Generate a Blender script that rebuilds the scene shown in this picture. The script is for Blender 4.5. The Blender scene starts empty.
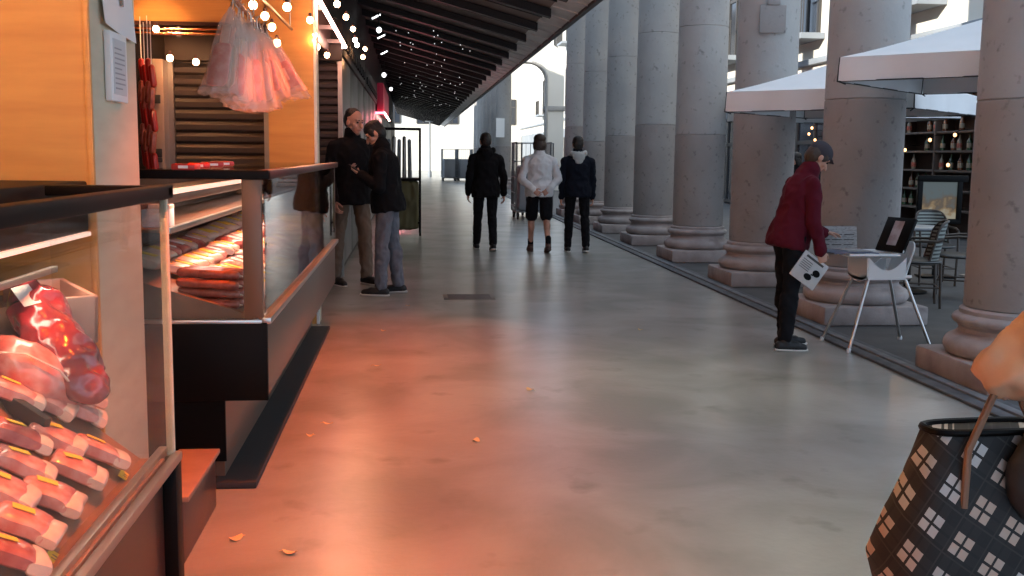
import bpy, bmesh, math, random
from mathutils import Vector as V, Matrix, noise
import numpy as np
random.seed(7)
SC = bpy.context.scene
COL = SC.collection
PI = math.pi
R = math.radians

# ------------------------------------------------------------------ camera
F, ROLL, VP, EYE = 1050., .011, (411., 154.), 1.45
_dx, _dy = VP[0] - 512, 288 - VP[1]
Yc = V((_dx, _dy, -F)).normalized()
Zc = V((ROLL, 1, (_dx * ROLL + _dy) / F)).normalized()
Xc = Yc.cross(Zc)
CAMR = Matrix((Xc, Yc, Zc))
def ray(px, py): return CAMR @ V((px - 512, 288 - py, -F))
def on_z(px, py, z=0.):
    d = ray(px, py); t = (z - EYE) / d.z; return V((d.x * t, d.y * t, z))
def on_x(px, py, X):
    d = ray(px, py); t = X / d.x; return V((X, d.y * t, EYE + d.z * t))
def on_y(px, py, Y):
    d = ray(px, py); t = Y / d.y; return V((d.x * t, Y, EYE + d.z * t))
cam = bpy.data.cameras.new('camera'); cam.sensor_width = 36; cam.lens = F / 1024 * 36
cam.clip_end = 400; cam.clip_start = .05
camo = bpy.data.objects.new('camera', cam); COL.objects.link(camo)
camo.matrix_world = Matrix.Translation((0, 0, EYE)) @ CAMR.to_4x4()
SC.camera = camo
SC.view_settings.view_transform = 'Standard'
SC.view_settings.look = 'None'
SC.view_settings.exposure = 0.42
SC.view_settings.gamma = 1
SC.view_settings.use_curve_mapping = False
SC.cycles.sample_clamp_indirect = 6

# ------------------------------------------------------------------ materials
def _nodes(name):
    m = bpy.data.materials.new(name); m.use_nodes = True
    return m, m.node_tree, m.node_tree.nodes['Principled BSDF']
def _noise(nt, scale, detail=4, stretch=None, dist=0):
    tc = nt.nodes.new('ShaderNodeTexCoord'); n = nt.nodes.new('ShaderNodeTexNoise')
    n.inputs['Scale'].default_value = scale; n.inputs['Detail'].default_value = detail
    n.inputs['Distortion'].default_value = dist
    mp = nt.nodes.new('ShaderNodeMapping')
    if stretch: mp.inputs['Scale'].default_value = stretch
    nt.links.new(tc.outputs['Object'], mp.inputs['Vector']); nt.links.new(mp.outputs['Vector'], n.inputs['Vector'])
    return n
def M(name, c, rough=.6, metal=0., c2=None, scale=6, detail=4, lo=.35, hi=.65, stretch=None, bump=0, bscale=None, emit=None, coat=0, dist=0, c3=None, scale3=1.5, spec=.5, sheen=0):
    m, nt, b = _nodes(name)
    b.inputs['Base Color'].default_value = (*c, 1); b.inputs['Roughness'].default_value = rough
    b.inputs['Metallic'].default_value = metal; b.inputs['Coat Weight'].default_value = coat; b.inputs['Coat Roughness'].default_value = .32 if coat == .35 else .03
    b.inputs['Specular IOR Level'].default_value = spec
    if sheen: b.inputs['Sheen Weight'].default_value = sheen
    last = None
    if c2:
        n = _noise(nt, scale, detail, stretch, dist)
        r = nt.nodes.new('ShaderNodeValToRGB')
        r.color_ramp.elements[0].position = lo; r.color_ramp.elements[1].position = hi
        r.color_ramp.elements[0].color = (*c, 1); r.color_ramp.elements[1].color = (*c2, 1)
        nt.links.new(n.outputs['Fac'], r.inputs['Fac']); last = r.outputs['Color']
        if c3:
            n3 = _noise(nt, scale3, 6); r3 = nt.nodes.new('ShaderNodeValToRGB')
            r3.color_ramp.elements[0].position = .6; r3.color_ramp.elements[1].position = .75
            nt.links.new(n3.outputs['Fac'], r3.inputs['Fac'])
            mx = nt.nodes.new('ShaderNodeMix'); mx.data_type = 'RGBA'
            nt.links.new(r3.outputs['Color'], mx.inputs[0]); nt.links.new(last, mx.inputs[6]); mx.inputs[7].default_value = (*c3, 1)
            last = mx.outputs[2]
        nt.links.new(last, b.inputs['Base Color'])
    if bump:
        nb = _noise(nt, bscale or scale * 3, 6, stretch); bp = nt.nodes.new('ShaderNodeBump')
        bp.inputs['Strength'].default_value = bump; bp.inputs['Distance'].default_value = .02
        nt.links.new(nb.outputs['Fac'], bp.inputs['Height']); nt.links.new(bp.outputs['Normal'], b.inputs['Normal'])
    if emit:
        b.inputs['Emission Color'].default_value = (*emit[0], 1); b.inputs['Emission Strength'].default_value = emit[1]
    return m
def glass_mat(name, tint=(1, 1, 1), rough=.02, refl=.5, power=5, haze=0.0, hcol=(.8, .8, .8)):
    m, nt, b = _nodes(name); nt.nodes.remove(b)
    out = nt.nodes['Material Output']
    tr = nt.nodes.new('ShaderNodeBsdfTransparent'); tr.inputs[0].default_value = (*tint, 1)
    gl = nt.nodes.new('ShaderNodeBsdfGlossy'); gl.inputs['Roughness'].default_value = rough
    lw = nt.nodes.new('ShaderNodeLayerWeight'); lw.inputs[0].default_value = .5
    pw_ = nt.nodes.new('ShaderNodeMath'); pw_.operation = 'POWER'; pw_.inputs[1].default_value = power; nt.links.new(lw.outputs['Facing'], pw_.inputs[0])
    fr = nt.nodes.new('ShaderNodeMath'); fr.operation = 'MULTIPLY_ADD'; fr.inputs[1].default_value = refl; fr.inputs[2].default_value = .02; nt.links.new(pw_.outputs[0], fr.inputs[0])
    mx = nt.nodes.new('ShaderNodeMixShader')
    nt.links.new(fr.outputs[0], mx.inputs[0]); src = tr.outputs[0]
    if haze:
        df = nt.nodes.new('ShaderNodeBsdfDiffuse'); df.inputs[0].default_value = (*hcol, 1)
        m2 = nt.nodes.new('ShaderNodeMixShader'); m2.inputs[0].default_value = haze
        nt.links.new(tr.outputs[0], m2.inputs[1]); nt.links.new(df.outputs[0], m2.inputs[2]); src = m2.outputs[0]
    nt.links.new(src, mx.inputs[1]); nt.links.new(gl.outputs[0], mx.inputs[2])
    nt.links.new(mx.outputs[0], out.inputs[0])
    return m
def stripe_mat(name, ca, cb, axis, freq, duty=.5, rough=.5, metal=0):
    m, nt, b = _nodes(name); b.inputs['Roughness'].default_value = rough; b.inputs['Metallic'].default_value = metal
    tc = nt.nodes.new('ShaderNodeTexCoord'); sp = nt.nodes.new('ShaderNodeSeparateXYZ')
    nt.links.new(tc.outputs['Object'], sp.inputs[0])
    f = nt.nodes.new('ShaderNodeMath'); f.operation = 'MULTIPLY'; f.inputs[1].default_value = freq
    nt.links.new(sp.outputs[axis], f.inputs[0])
    g = nt.nodes.new('ShaderNodeMath'); g.operation = 'FRACT'; nt.links.new(f.outputs[0], g.inputs[0])
    h = nt.nodes.new('ShaderNodeMath'); h.operation = 'LESS_THAN'; h.inputs[1].default_value = duty; nt.links.new(g.outputs[0], h.inputs[0])
    mx = nt.nodes.new('ShaderNodeMix'); mx.data_type = 'RGBA'
    nt.links.new(h.outputs[0], mx.inputs[0]); mx.inputs[6].default_value = (*ca, 1); mx.inputs[7].default_value = (*cb, 1)
    nt.links.new(mx.outputs[2], b.inputs['Base Color'])
    return m
def tartan_mat():
    m, nt, b = _nodes('tartan cloth'); b.inputs['Roughness'].default_value = .75
    tc = nt.nodes.new('ShaderNodeTexCoord'); mp = nt.nodes.new('ShaderNodeMapping')
    mp.inputs['Rotation'].default_value = (0, R(-32), 0); mp.inputs['Scale'].default_value = (13, 13, 11)
    m0 = nt.nodes.new('ShaderNodeMapping'); m0.inputs['Rotation'].default_value = (0, 0, R(32)); nt.links.new(tc.outputs['Object'], m0.inputs[0]); nt.links.new(m0.outputs[0], mp.inputs[0]); sp = nt.nodes.new('ShaderNodeSeparateXYZ'); nt.links.new(mp.outputs[0], sp.inputs[0])
    def mth(op, a, v=None, c=None):
        n = nt.nodes.new('ShaderNodeMath'); n.operation = op
        for i, x in enumerate((a, v, c)):
            if x is None: continue
            if isinstance(x, (int, float)): n.inputs[i].default_value = x
            else: nt.links.new(x, n.inputs[i])
        return n.outputs[0]
    def band(sock, c, w):
        return mth('LESS_THAN', mth('ABSOLUTE', mth('SUBTRACT', mth('FRACT', sock), c)), w)
    def axis(s):
        wide = band(s, .5, .27); cut = mth('MAXIMUM', band(s, .5, .035), 0)
        return mth('MULTIPLY', wide, mth('SUBTRACT', 1, cut)), band(s, .12, .02)
    wu, tu = axis(sp.outputs[0]); wv, tv = axis(sp.outputs[2])
    block = mth('MULTIPLY', wu, wv); thin = mth('MULTIPLY', mth('MAXIMUM', tu, tv), .05)
    half = mth('MULTIPLY', mth('MAXIMUM', wu, wv), .015)
    fac = mth('MAXIMUM', block, mth('MAXIMUM', thin, half))
    n = _noise(nt, 5); r = nt.nodes.new('ShaderNodeValToRGB')
    r.color_ramp.elements[0].position = .4; r.color_ramp.elements[1].position = .6
    r.color_ramp.elements[0].color = (.5, .36, .28, 1); r.color_ramp.elements[1].color = (.5, .5, .49, 1)
    nt.links.new(n.outputs[0], r.inputs[0])
    mx = nt.nodes.new('ShaderNodeMix'); mx.data_type = 'RGBA'
    nt.links.new(fac, mx.inputs[0]); mx.inputs[6].default_value = (.012, .011, .011, 1); nt.links.new(r.outputs[0], mx.inputs[7])
    nt.links.new(mx.outputs[2], b.inputs['Base Color'])
    return m

# ------------------------------------------------------------------ mesh builder
class MB:
    def __init__(s): s.bm = bmesh.new()
    def box(s, lo, hi, bev=0, rot=None):
        lo, hi = V(lo), V(hi); c = (lo + hi) / 2; d = hi - lo
        mat = Matrix.Translation(c) @ (rot.to_4x4() if rot else Matrix.Identity(4)) @ Matrix.Diagonal((*d, 1))
        r = bmesh.ops.create_cube(s.bm, size=1, matrix=mat)
        if bev:
            es = list({e for v in r['verts'] for e in v.link_edges})
            bmesh.ops.bevel(s.bm, geom=es, offset=min(bev, min(abs(x) for x in d) * .45), segments=2, affect='EDGES', profile=.5)
        return s
    def rings(s, rings, cap=True, closed=False):
        vs = [[s.bm.verts.new(p) for p in r] for r in rings]
        n = len(vs[0]); m = len(vs)
        for i in range(m if closed else m - 1):
            a, b = vs[i], vs[(i + 1) % m]
            for k in range(n):
                s.bm.faces.new((a[k], a[(k + 1) % n], b[(k + 1) % n], b[k]))
        if cap and not closed:
            s.bm.faces.new(list(reversed(vs[0]))); s.bm.faces.new(vs[-1])
        return s
    def lathe(s, prof, n=32, c=(0, 0, 0)):
        c = V(c)
        return s.rings([[c + V((r * math.cos(2 * PI * k / n), r * math.sin(2 * PI * k / n), z)) for k in range(n)] for r, z in prof])
    def tube(s, pts, r, n=8, closed=False):
        pts = [V(p) for p in pts]; rr = r if isinstance(r, (list, tuple)) else [r] * len(pts)
        rings = []; up = None
        m = len(pts)
        for i, p in enumerate(pts):
            a = pts[(i - 1) % m] if (closed or i) else p; b = pts[(i + 1) % m] if (closed or i < m - 1) else p
            d = (b - a).normalized()
            if up is None: up = V((0, 0, 1)) if abs(d.z) < .9 else V((1, 0, 0))
            t = d.cross(up)
            if t.length < 1e-4: up = V((0, 1, 0)) if abs(d.y) < .9 else V((1, 0, 0)); t = d.cross(up)
            t.normalize(); u = t.cross(d).normalized(); up = u
            rings.append([p + (t * math.cos(2 * PI * k / n) + u * math.sin(2 * PI * k / n)) * rr[i] for k in range(n)])
        return s.rings(rings, closed=closed)
    def ell(s, c, r, rot=None, n=12):
        c = V(c); rot = rot or Matrix.Identity(3)
        bmesh.ops.create_uvsphere(s.bm, u_segments=n * 2, v_segments=n, radius=1,
            matrix=Matrix.Translation(c) @ rot.to_4x4() @ Matrix.Diagonal((*r, 1)))
        return s
    def cap(s, p0, p1, r0, r1, n=12, nrm=None, k=1.0):
        """tapered capsule; k squashes it along nrm"""
        p0, p1 = V(p0), V(p1); d = (p1 - p0); L = d.length; d = d.normalized() if L > 1e-6 else V((0, 0, 1))
        if nrm is None: nrm = V((1, 0, 0)) if abs(d.x) < .8 else V((0, 1, 0))
        t = d.cross(V(nrm)).normalized(); u = t.cross(d).normalized()
        st = []
        for a in (-80, -55, -25): st.append((p0 + d * r0 * math.sin(R(a)), r0 * math.cos(R(a))))
        st += [(p0, r0), (p1, r1)]
        for a in (25, 55, 80): st.append((p1 + d * r1 * math.sin(R(a)), r1 * math.cos(R(a))))
        return s.rings([[p + (t * math.cos(2 * PI * q / n) + u * k * math.sin(2 * PI * q / n)) * r for q in range(n)] for p, r in st])
    def loft(s, secs, n=20):
        """secs: (centre, side axis, fwd axis, rx, ry)"""
        return s.rings([[V(c) + V(a) * rx * math.cos(2 * PI * k / n) + V(b) * ry * math.sin(2 * PI * k / n) for k in range(n)] for c, a, b, rx, ry in secs])
    def poly(s, pts, thick):
        """flat polygon given in 3d, extruded by the vector thick"""
        a = [s.bm.verts.new(V(p)) for p in pts]; b = [s.bm.verts.new(V(p) + V(thick)) for p in pts]
        s.bm.faces.new(list(reversed(a))); s.bm.faces.new(b); n = len(a)
        for k in range(n): s.bm.faces.new((a[k], a[(k + 1) % n], b[(k + 1) % n], b[k]))
        return s
    def sheet(s, fn, nu, nv, thick=.004):
        g = [[V(fn(i / nu, j / nv)) for j in range(nv + 1)] for i in range(nu + 1)]
        top = [[s.bm.verts.new(p) for p in row] for row in g]
        def nrm(i, j):
            a = g[min(i + 1, nu)][j] - g[max(i - 1, 0)][j]; b = g[i][min(j + 1, nv)] - g[i][max(j - 1, 0)]
            c = a.cross(b); return c.normalized() if c.length > 1e-9 else V((0, 0, 1))
        bot = [[s.bm.verts.new(g[i][j] - nrm(i, j) * thick) for j in range(nv + 1)] for i in range(nu + 1)]
        for i in range(nu):
            for j in range(nv):
                s.bm.faces.new((top[i][j], top[i + 1][j], top[i + 1][j + 1], top[i][j + 1]))
                s.bm.faces.new((bot[i][j], bot[i][j + 1], bot[i + 1][j + 1], bot[i + 1][j]))
        for i in range(nu):
            s.bm.faces.new((top[i][0], bot[i][0], bot[i + 1][0], top[i + 1][0])); s.bm.faces.new((top[i][nv], top[i + 1][nv], bot[i + 1][nv], bot[i][nv]))
        for j in range(nv):
            s.bm.faces.new((top[0][j], top[0][j + 1], bot[0][j + 1], bot[0][j])); s.bm.faces.new((top[nu][j], bot[nu][j], bot[nu][j + 1], top[nu][j + 1]))
        return s
    def mesh(s, name, m, smooth=True):
        bmesh.ops.recalc_face_normals(s.bm, faces=s.bm.faces)
        me = bpy.data.meshes.new(name); s.bm.to_mesh(me); s.bm.free()
        for x in (m if isinstance(m, (list, tuple)) else [m]): me.materials.append(x)
        if smooth:
            me.polygons.foreach_set('use_smooth', [True] * len(me.polygons))
            try: me.set_sharp_from_angle(angle=R(38))
            except Exception: pass
        return me
    def build(s, name, m, parent=None, smooth=True, label=None):
        o = bpy.data.objects.new(name, s.mesh(name, m, smooth)); COL.objects.link(o)
        if parent: o.parent = parent
        if label: o['label'] = label
        return o
    def remesh(s, name, m, parent=None, voxel=.006, smooth=4, wrinkle=0, wscale=9, squash=(1, 1, .45), label=None):
        bmesh.ops.recalc_face_normals(s.bm, faces=s.bm.faces)
        me = bpy.data.meshes.new('tmp'); s.bm.to_mesh(me); s.bm.free()
        t = bpy.data.objects.new('tmp', me); COL.objects.link(t)
        md = t.modifiers.new('r', 'REMESH'); md.mode = 'VOXEL'; md.voxel_size = voxel
        ms = t.modifiers.new('s', 'SMOOTH'); ms.iterations = smooth; ms.factor = .5
        dg = bpy.context.evaluated_depsgraph_get(); dg.update()
        me2 = bpy.data.meshes.new_from_object(t.evaluated_get(dg))
        bpy.data.objects.remove(t); bpy.data.meshes.remove(me)
        me2.name = name; me2.materials.clear(); me2.materials.append(m)
        if wrinkle:
            n = len(me2.vertices); co = np.empty(n * 3, np.float32); no = np.empty(n * 3, np.float32)
            me2.vertices.foreach_get('co', co); me2.vertices.foreach_get('normal', no)
            co = co.reshape(-1, 3); no = no.reshape(-1, 3); q = co * np.array(squash) * wscale
            amp = np.array([noise.fractal(V(p), 1., 2., 2) for p in q.tolist()], np.float32)
            ridge = (1 - np.abs(amp) * 2.2)
            co = co + no * (ridge * wrinkle)[:, None]
            me2.vertices.foreach_set('co', co.ravel()); me2.update()
        me2.polygons.foreach_set('use_smooth', [True] * len(me2.polygons))
        o = bpy.data.objects.new(name, me2); COL.objects.link(o)
        if parent: o.parent = parent
        if label: o['label'] = label
        return o

def tag(o, label=None, cat=None, group=None, kind=None):
    if label: o['label'] = label
    if cat: o['category'] = cat
    if group: o['group'] = group
    if kind: o['kind'] = kind
    return o
def thing(name, label, cat, loc=(0, 0, 0), rz=0, group=None):
    o = bpy.data.objects.new(name, None); COL.objects.link(o); o.empty_display_size = .1
    o.location = loc; o.rotation_euler = (0, 0, rz)
    return tag(o, label, cat, group)
def copy_tree(o, parent=None):
    c = o.copy(); COL.objects.link(c)
    if parent: c.parent = parent
    for ch in list(o.children): copy_tree(ch, c)
    return c
def dup(o, loc, rz=None, label=None, scale=None, rot=None):
    c = copy_tree(o); c.location = loc
    if rz is not None: c.rotation_euler = (0, 0, rz)
    if rot is not None: c.rotation_euler = rot
    if label: c['label'] = label
    if scale: c.scale = scale
    return c
def struct(o): o['kind'] = 'structure'; return o
ORD = ['first', 'second', 'third', 'fourth', 'fifth', 'sixth', 'seventh', 'eighth', 'ninth', 'tenth', 'eleventh', 'twelfth', 'thirteenth', 'fourteenth', 'fifteenth', 'sixteenth']

# ------------------------------------------------------------------ palette
m_floor = M('worn concrete floor', (.23, .23, .205), .27, spec=.6, coat=.35, c2=(.35, .345, .315), scale=1.3, detail=12, dist=.6, c3=(.2, .195, .175), scale3=3.2, bump=.1, bscale=24)
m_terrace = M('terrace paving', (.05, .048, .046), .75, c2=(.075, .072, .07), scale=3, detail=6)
m_kerb = M('dark kerb stone', (.05, .052, .055), .6, c2=(.09, .09, .095), scale=9)
m_kerb2 = M('pale kerb stone', (.16, .16, .165), .6, c2=(.1, .1, .1), scale=7)
m_stone = M('column limestone', (.3, .29, .28), .85, c2=(.4, .385, .36), scale=1.6, detail=10, lo=.25, hi=.8, c3=(.2, .19, .18), scale3=14, bump=.3, bscale=14)
m_stone2 = M('column lower drum granite', (.24, .215, .2), .85, c2=(.32, .29, .27), scale=2, detail=10, lo=.25, hi=.8, c3=(.14, .125, .12), scale3=14, bump=.3, bscale=16)
m_stone3 = M('column base stone', (.27, .225, .21), .8, c2=(.36, .31, .29), scale=5, detail=8, c3=(.17, .13, .12), scale3=3, bump=.3, bscale=20)
m_canopy = M('canopy deck boards', (.3, .235, .215), .6, c2=(.36, .28, .26), scale=3, stretch=(.3, 4, 1))
m_beam = M('canopy black beams', (.012, .011, .012), .5)
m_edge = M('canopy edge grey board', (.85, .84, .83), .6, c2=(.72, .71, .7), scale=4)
m_fascia = M('canopy fascia', (.05, .045, .045), .5)
m_wood = M('orange wood veneer', (.72, .36, .1), .4, c2=(.6, .27, .07), scale=2.2, detail=6, stretch=(1, 1, 9), lo=.3, hi=.75)
m_beige = M('beige veneer', (.6, .55, .4), .5, c2=(.53, .48, .34), scale=3, stretch=(1, 1, 5))
m_black = M('black lacquer', (.004, .0036, .0034), .45, spec=.1)
m_blackmat = M('black matt', (.02, .019, .019), .7)
m_maroon = M('dark brown laminate', (.06, .022, .015), .3, c2=(.05, .018, .012), scale=4)
m_steel = M('brushed steel', (.62, .6, .57), .3, metal=1)
m_steeld = M('dull steel', (.4, .38, .36), .42, metal=1)
m_brown = M('brown metal', (.16, .1, .07), .35, metal=.3)
m_bed = M('brown tray deck', (.3, .17, .11), .5, c2=(.24, .13, .085), scale=8)
m_glass = glass_mat('counter glass', (.95, .97, .96))
m_glass2 = glass_mat('reflective counter glass', (.9, .92, .91), refl=1.0, power=2.6)
m_red = M('red plastic', (.4, .02, .015), .35, coat=.2)
m_meat = M('pink meat', (.62, .17, .14), .35, c2=(.74, .42, .36), scale=22, detail=5, coat=.7, lo=.4, hi=.7)
m_meatd = M('dark red meat', (.36, .05, .045), .35, c2=(.55, .16, .13), scale=26, coat=.7)
m_fat = M('pale fat', (.82, .64, .5), .4, c2=(.75, .5, .4), scale=18, coat=.5)
m_cardp = M('pale pink card', (.7, .45, .4), .6)
m_yellow = M('yellow label paper', (.95, .62, .05), .6)
m_white = M('white paper', (.8, .8, .78), .6)
m_sausage = M('cured sausage skin', (.25, .045, .03), .35, c2=(.42, .12, .08), scale=30, coat=.4)
m_film = glass_mat('clear plastic film', (.97, .95, .93), rough=.12, refl=.7, haze=.27, hcol=(1, .85, .74))
m_shutter = M('brown shutter slats', (.06, .045, .04), .5, metal=.2)
m_dark = M('dark back wall', (.035, .022, .017), .6)
m_copper = M('copper rail', (.8, .4, .25), .25, metal=1)
m_parasol = M('cream parasol cloth', (.72, .71, .7), .8, c2=(.66, .65, .64), scale=2)
m_facade = M('cream plaster facade', (.74, .71, .64), .9, c2=(.68, .65, .58), scale=.5)
m_facgrey = M('grey stone and painted shade', (.3, .33, .36), .8, c2=(.24, .27, .3), scale=.8)  # serves as painted shade on the lower facade, plain grey elsewhere
m_win = M('dark window glass', (.03, .035, .045), .1)
m_frame = M('dark window frame', (.06, .055, .05), .5)
m_darkwood = M('dark restaurant wood', (.035, .022, .015), .5, c2=(.05, .03, .02), scale=4, stretch=(1, 1, .2))
m_skin = M('skin', (.55, .3, .21), .5, c2=(.5, .26, .18), scale=12)
m_hair = M('dark hair', (.015, .011, .009), .6)
m_hairb = M('brown hair', (.05, .03, .02), .6)
m_lip = M('lips', (.38, .14, .12), .5)
m_eye = M('dark eye', (.02, .015, .012), .2)
m_blackcloth = M('black jacket cloth', (.007, .0065, .0075), .9, spec=.15)
m_navy = M('navy hoodie cloth', (.007, .009, .016), .9, spec=.15)
m_jean = M('grey denim', (.15, .15, .17), .85, c2=(.11, .11, .13), scale=14)
m_khaki = M('brown trousers cloth', (.14, .095, .065), .85)
m_bjean = M('black denim', (.008, .008, .010), .9, spec=.15)
m_whitecloth = M('white sweatshirt', (.68, .68, .68), .85)
m_greycloth = M('pale grey hood', (.42, .44, .43), .85)
m_maroonc = M('maroon fleece', (.085, .006, .015), .9, spec=.2)
m_capc = M('grey cap cloth', (.045, .04, .05), .9)
m_shoe = M('black shoe', (.008, .008, .009), .6)
m_shoeb = M('brown shoe', (.09, .05, .04), .6)
m_sole = M('pale sole', (.6, .58, .54), .6)
m_puffer = M('orange puffer nylon', (.74, .43, .26), .55, c2=(.68, .37, .22), scale=9)
m_plastic = M('white plastic', (.75, .76, .76), .35)
m_wick = stripe_mat('woven rattan back', (.02, .02, .018), (.24, .26, .23), 2, 26, .5)
m_wickd = stripe_mat('woven rattan dark', (.02, .02, .02), (.16, .16, .15), 2, 40, .35)
m_cane = M('dark cane frame', (.045, .03, .02), .4)
m_table = M('grey table top', (.3, .31, .32), .35)
m_tarp = M('olive tarpaulin', (.13, .115, .05), .7, c2=(.1, .09, .04), scale=5)
m_wire = M('cage wire', (.2, .21, .22), .4, metal=.6)
m_bulb = M('glowing bulb', (1, .8, .6), .4, emit=((1, .62, .32), 26))
m_neon = M('glowing pink tube', (1, .8, .8), .4, emit=((1, .58, .5), 9))
m_neonr = M('glowing magenta tube', (1, .3, .4), .4, emit=((1, .12, .2), 6))
m_strip = M('counter light strip', (1, .9, .85), .4, emit=((1, .55, .42), .9))
m_tubew = M('white fluorescent tube', (1, 1, 1), .4, emit=((.95, .97, 1), 3))
m_glint = M('sky glint glow', (1, 1, 1), .4, emit=((.95, .97, 1), .7))  # glow of the painted sky glints, no lamp
m_warm = M('warm shelf lamp', (1, .7, .4), .4, emit=((1, .5, .2), 3))
m_leaf = M('dry leaf', (.6, .42, .2), .8)

# ------------------------------------------------------------------ setting
struct(MB().box((-6, -4, -.2), (3.33, 110, 0)).build('floor', m_floor))
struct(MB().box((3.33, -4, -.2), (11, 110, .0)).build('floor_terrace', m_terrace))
k = MB(); k.box((3.3, -4, .0), (3.4, 70, .022), .008); struct(k.build('kerb_line', m_kerb))
k = MB(); k.box((3.4, -4, .0), (3.47, 70, .035), .01); struct(k.build('kerb_edging', m_kerb2))
k = MB(); k.box((3.47, -4, .0), (3.56, 70, .018), .008); struct(k.build('kerb_gutter', m_kerb))
# canopy
def can_z(x): return 3.40 + .27 * (2.3 - x)
cr = thing('canopy_roof', None, None); struct(cr)
Y0, Y1 = -3, 74
def slope_box(mb, x0, x1, y0, y1, lift, h):
    a = [(x0, y0, can_z(x0) + lift), (x1, y0, can_z(x1) + lift), (x1, y0, can_z(x1) + lift + h), (x0, y0, can_z(x0) + lift + h)]
    mb.poly(a, (0, y1 - y0, 0))
b = MB(); slope_box(b, -1., 2.28, Y0, Y1, .0, .05); b.build('deck', m_canopy, cr, False)
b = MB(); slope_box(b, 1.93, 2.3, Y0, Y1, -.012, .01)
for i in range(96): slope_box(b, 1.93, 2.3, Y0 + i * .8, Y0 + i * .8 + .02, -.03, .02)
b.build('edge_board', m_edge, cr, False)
b = MB()
for i in range(48):
    y = Y0 + .3 + i * 1.6
    slope_box(b, -.95, 1.95, y, y + .16, -.13, .12)
    slope_box(b, -.95, 1.93, y + .86, y + .9, -.03, .03)
b.build('beams', m_beam, cr, False)
b = MB()
b.box((2.28, Y0, can_z(2.3) - .05), (2.36, Y1, can_z(2.3) + .1), .01)
b.build('fascia', m_fascia, cr, False)
# market block above and behind the stalls
struct(MB().box((-1.2, -14, 3.1), (-.95, 57, 7.1)).build('wall_market_front', m_dark, smooth=False))
struct(MB().box((-8, -14, 0), (-7.8, 57, 7.1)).build('wall_market_sunblock', m_dark, smooth=False))  # unseen wall added so no sun leaks in under the roof
struct(MB().box((-8, -14, 7.1), (-.8, 57, 7.3)).build('roof_market', m_dark, smooth=False))
struct(MB().box((-4.2, 9.25, 0), (-.8, 9.4, 3.1)).build('wall_stall_back', m_dark, smooth=False))
struct(MB().box((-4.3, -4, 0), (-4.2, 9.4, 3.1)).build('wall_stall_side', m_dark, smooth=False))
struct(MB().box((-4.2, -4, 3.0), (-.8, 9.25, 3.1)).build('ceiling_stall', m_wood, smooth=False))
struct(MB().box((-4.2, 12.55, 0), (-.86, 57, 3.0)).build('wall_stall_row', m_dark, smooth=False))

# ------------------------------------------------------------------ columns
def lathe_prof(pts): return pts
def make_column(label, var=0, loc=(3.99, 6.48, 0)):
    t = thing('stone_column', label, 'column', loc, 0, 'stone columns of the arcade')
    p = MB(); p.box((-.475, -.475, 0), (.475, .475, .17), .025); p.build('plinth', m_stone3, t)
    prof = []
    for a in range(-80, 81, 20): prof.append((.405 + .06 * math.cos(R(a)), .235 + .065 * math.sin(R(a))))
    prof += [(.41, .302), (.375, .33), (.372, .355), (.39, .375)]
    for a in range(-80, 81, 20): prof.append((.378 + .04 * math.cos(R(a)), .41 + .035 * math.sin(R(a))))
    prof += [(.375, .45), (.375, .475), (.358, .49)]
    b = MB(); b.lathe([(.3, .17)] + prof + [(.3, .49)], 40); b.build('base_moulding', m_stone3, t)
    zs = [.49] + [z + var for z in (1.83, 3.3, 4.75, 6.2)] + [7.6]
    def rad(z): return .352 - .04 * max(0, (z - 1.2) / 6.4) ** 1.3
    for i in range(5):
        z0, z1 = zs[i], zs[i + 1]; pr = [(rad(z0) - .008, z0 + .001), (rad(z0), z0 + .009)]
        for q in range(1, 6): z = z0 + (z1 - z0) * q / 6; pr.append((rad(z), z))
        pr += [(rad(z1), z1 - .009), (rad(z1) - .008, z1)]
        d = MB(); d.lathe([(.1, z0 + .001)] + pr + [(.1, z1)], 40); d.build('drum', m_stone2 if i == 0 else m_stone, t, label='darker lowest drum' if i == 0 else None)
    c = MB(); c.lathe([(.1, 7.6), (.33, 7.6), (.34, 7.65), (.38, 7.75), (.46, 7.85), (.46, 7.9), (.1, 7.9)], 32); c.box((-.48, -.48, 7.9), (.48, .48, 8.02)); c.build('capital', m_stone, t)
    return t
col_labels = ['nearest stone column, standing behind the person in orange', 'stone column right behind the white high chair',
 'third stone column counted from the camera, behind the woman in maroon', 'fourth stone column counted from the camera, whole base in view',
 'fifth stone column counted from the camera', 'sixth stone column counted from the camera', 'seventh stone column counted from the camera, beside the man in the navy hoodie', 'eighth stone column counted from the camera, last before the gap']
col0 = make_column(col_labels[0])
proto_cols = [col0, make_column(col_labels[1], .14, (4.05, 9.2, 0)), make_column(col_labels[2], .32, (4.05, 11.9, 0)), make_column(col_labels[3], -.07, (4.05, 14.6, 0))]
for i in range(4, 8): dup(proto_cols[(i * 3 + 1) % 4], (4.05, 6.5 + 2.7 * i, 0), i * PI / 2, col_labels[i])
for i in range(7): dup(col0, (4.0, 46 + 2.7 * i, 0), i * PI / 2, '%s stone column of the far row beyond the gap' % ORD[i])
sc = thing('stone_scar', 'dark weathered lantern-shaped stone scar on the third column above the parasol', 'bracket', (4.0, 11.535, 2.82), R(-6))  # thin dark plaque standing for a flat scar in the stone
MB().box((-.17, -.008, 0), (.12, .02, .3), .006).build('plate', m_stone2, sc); MB().box((-.09, -.02, .3), (.05, .02, .36), .01).build('neck', m_stone2, sc); MB().tube([(-.02, 0, .36), (-.02, -.01, .52)], .018).build('scar_tip', m_kerb, sc)
a = MB(); a.box((3.6, 2, 8.02), (4.5, 27, 8.5)); a.box((3.6, 44.5, 8.02), (4.5, 64, 8.5)); struct(a.build('beam_arcade', m_stone, smooth=False))

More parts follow.
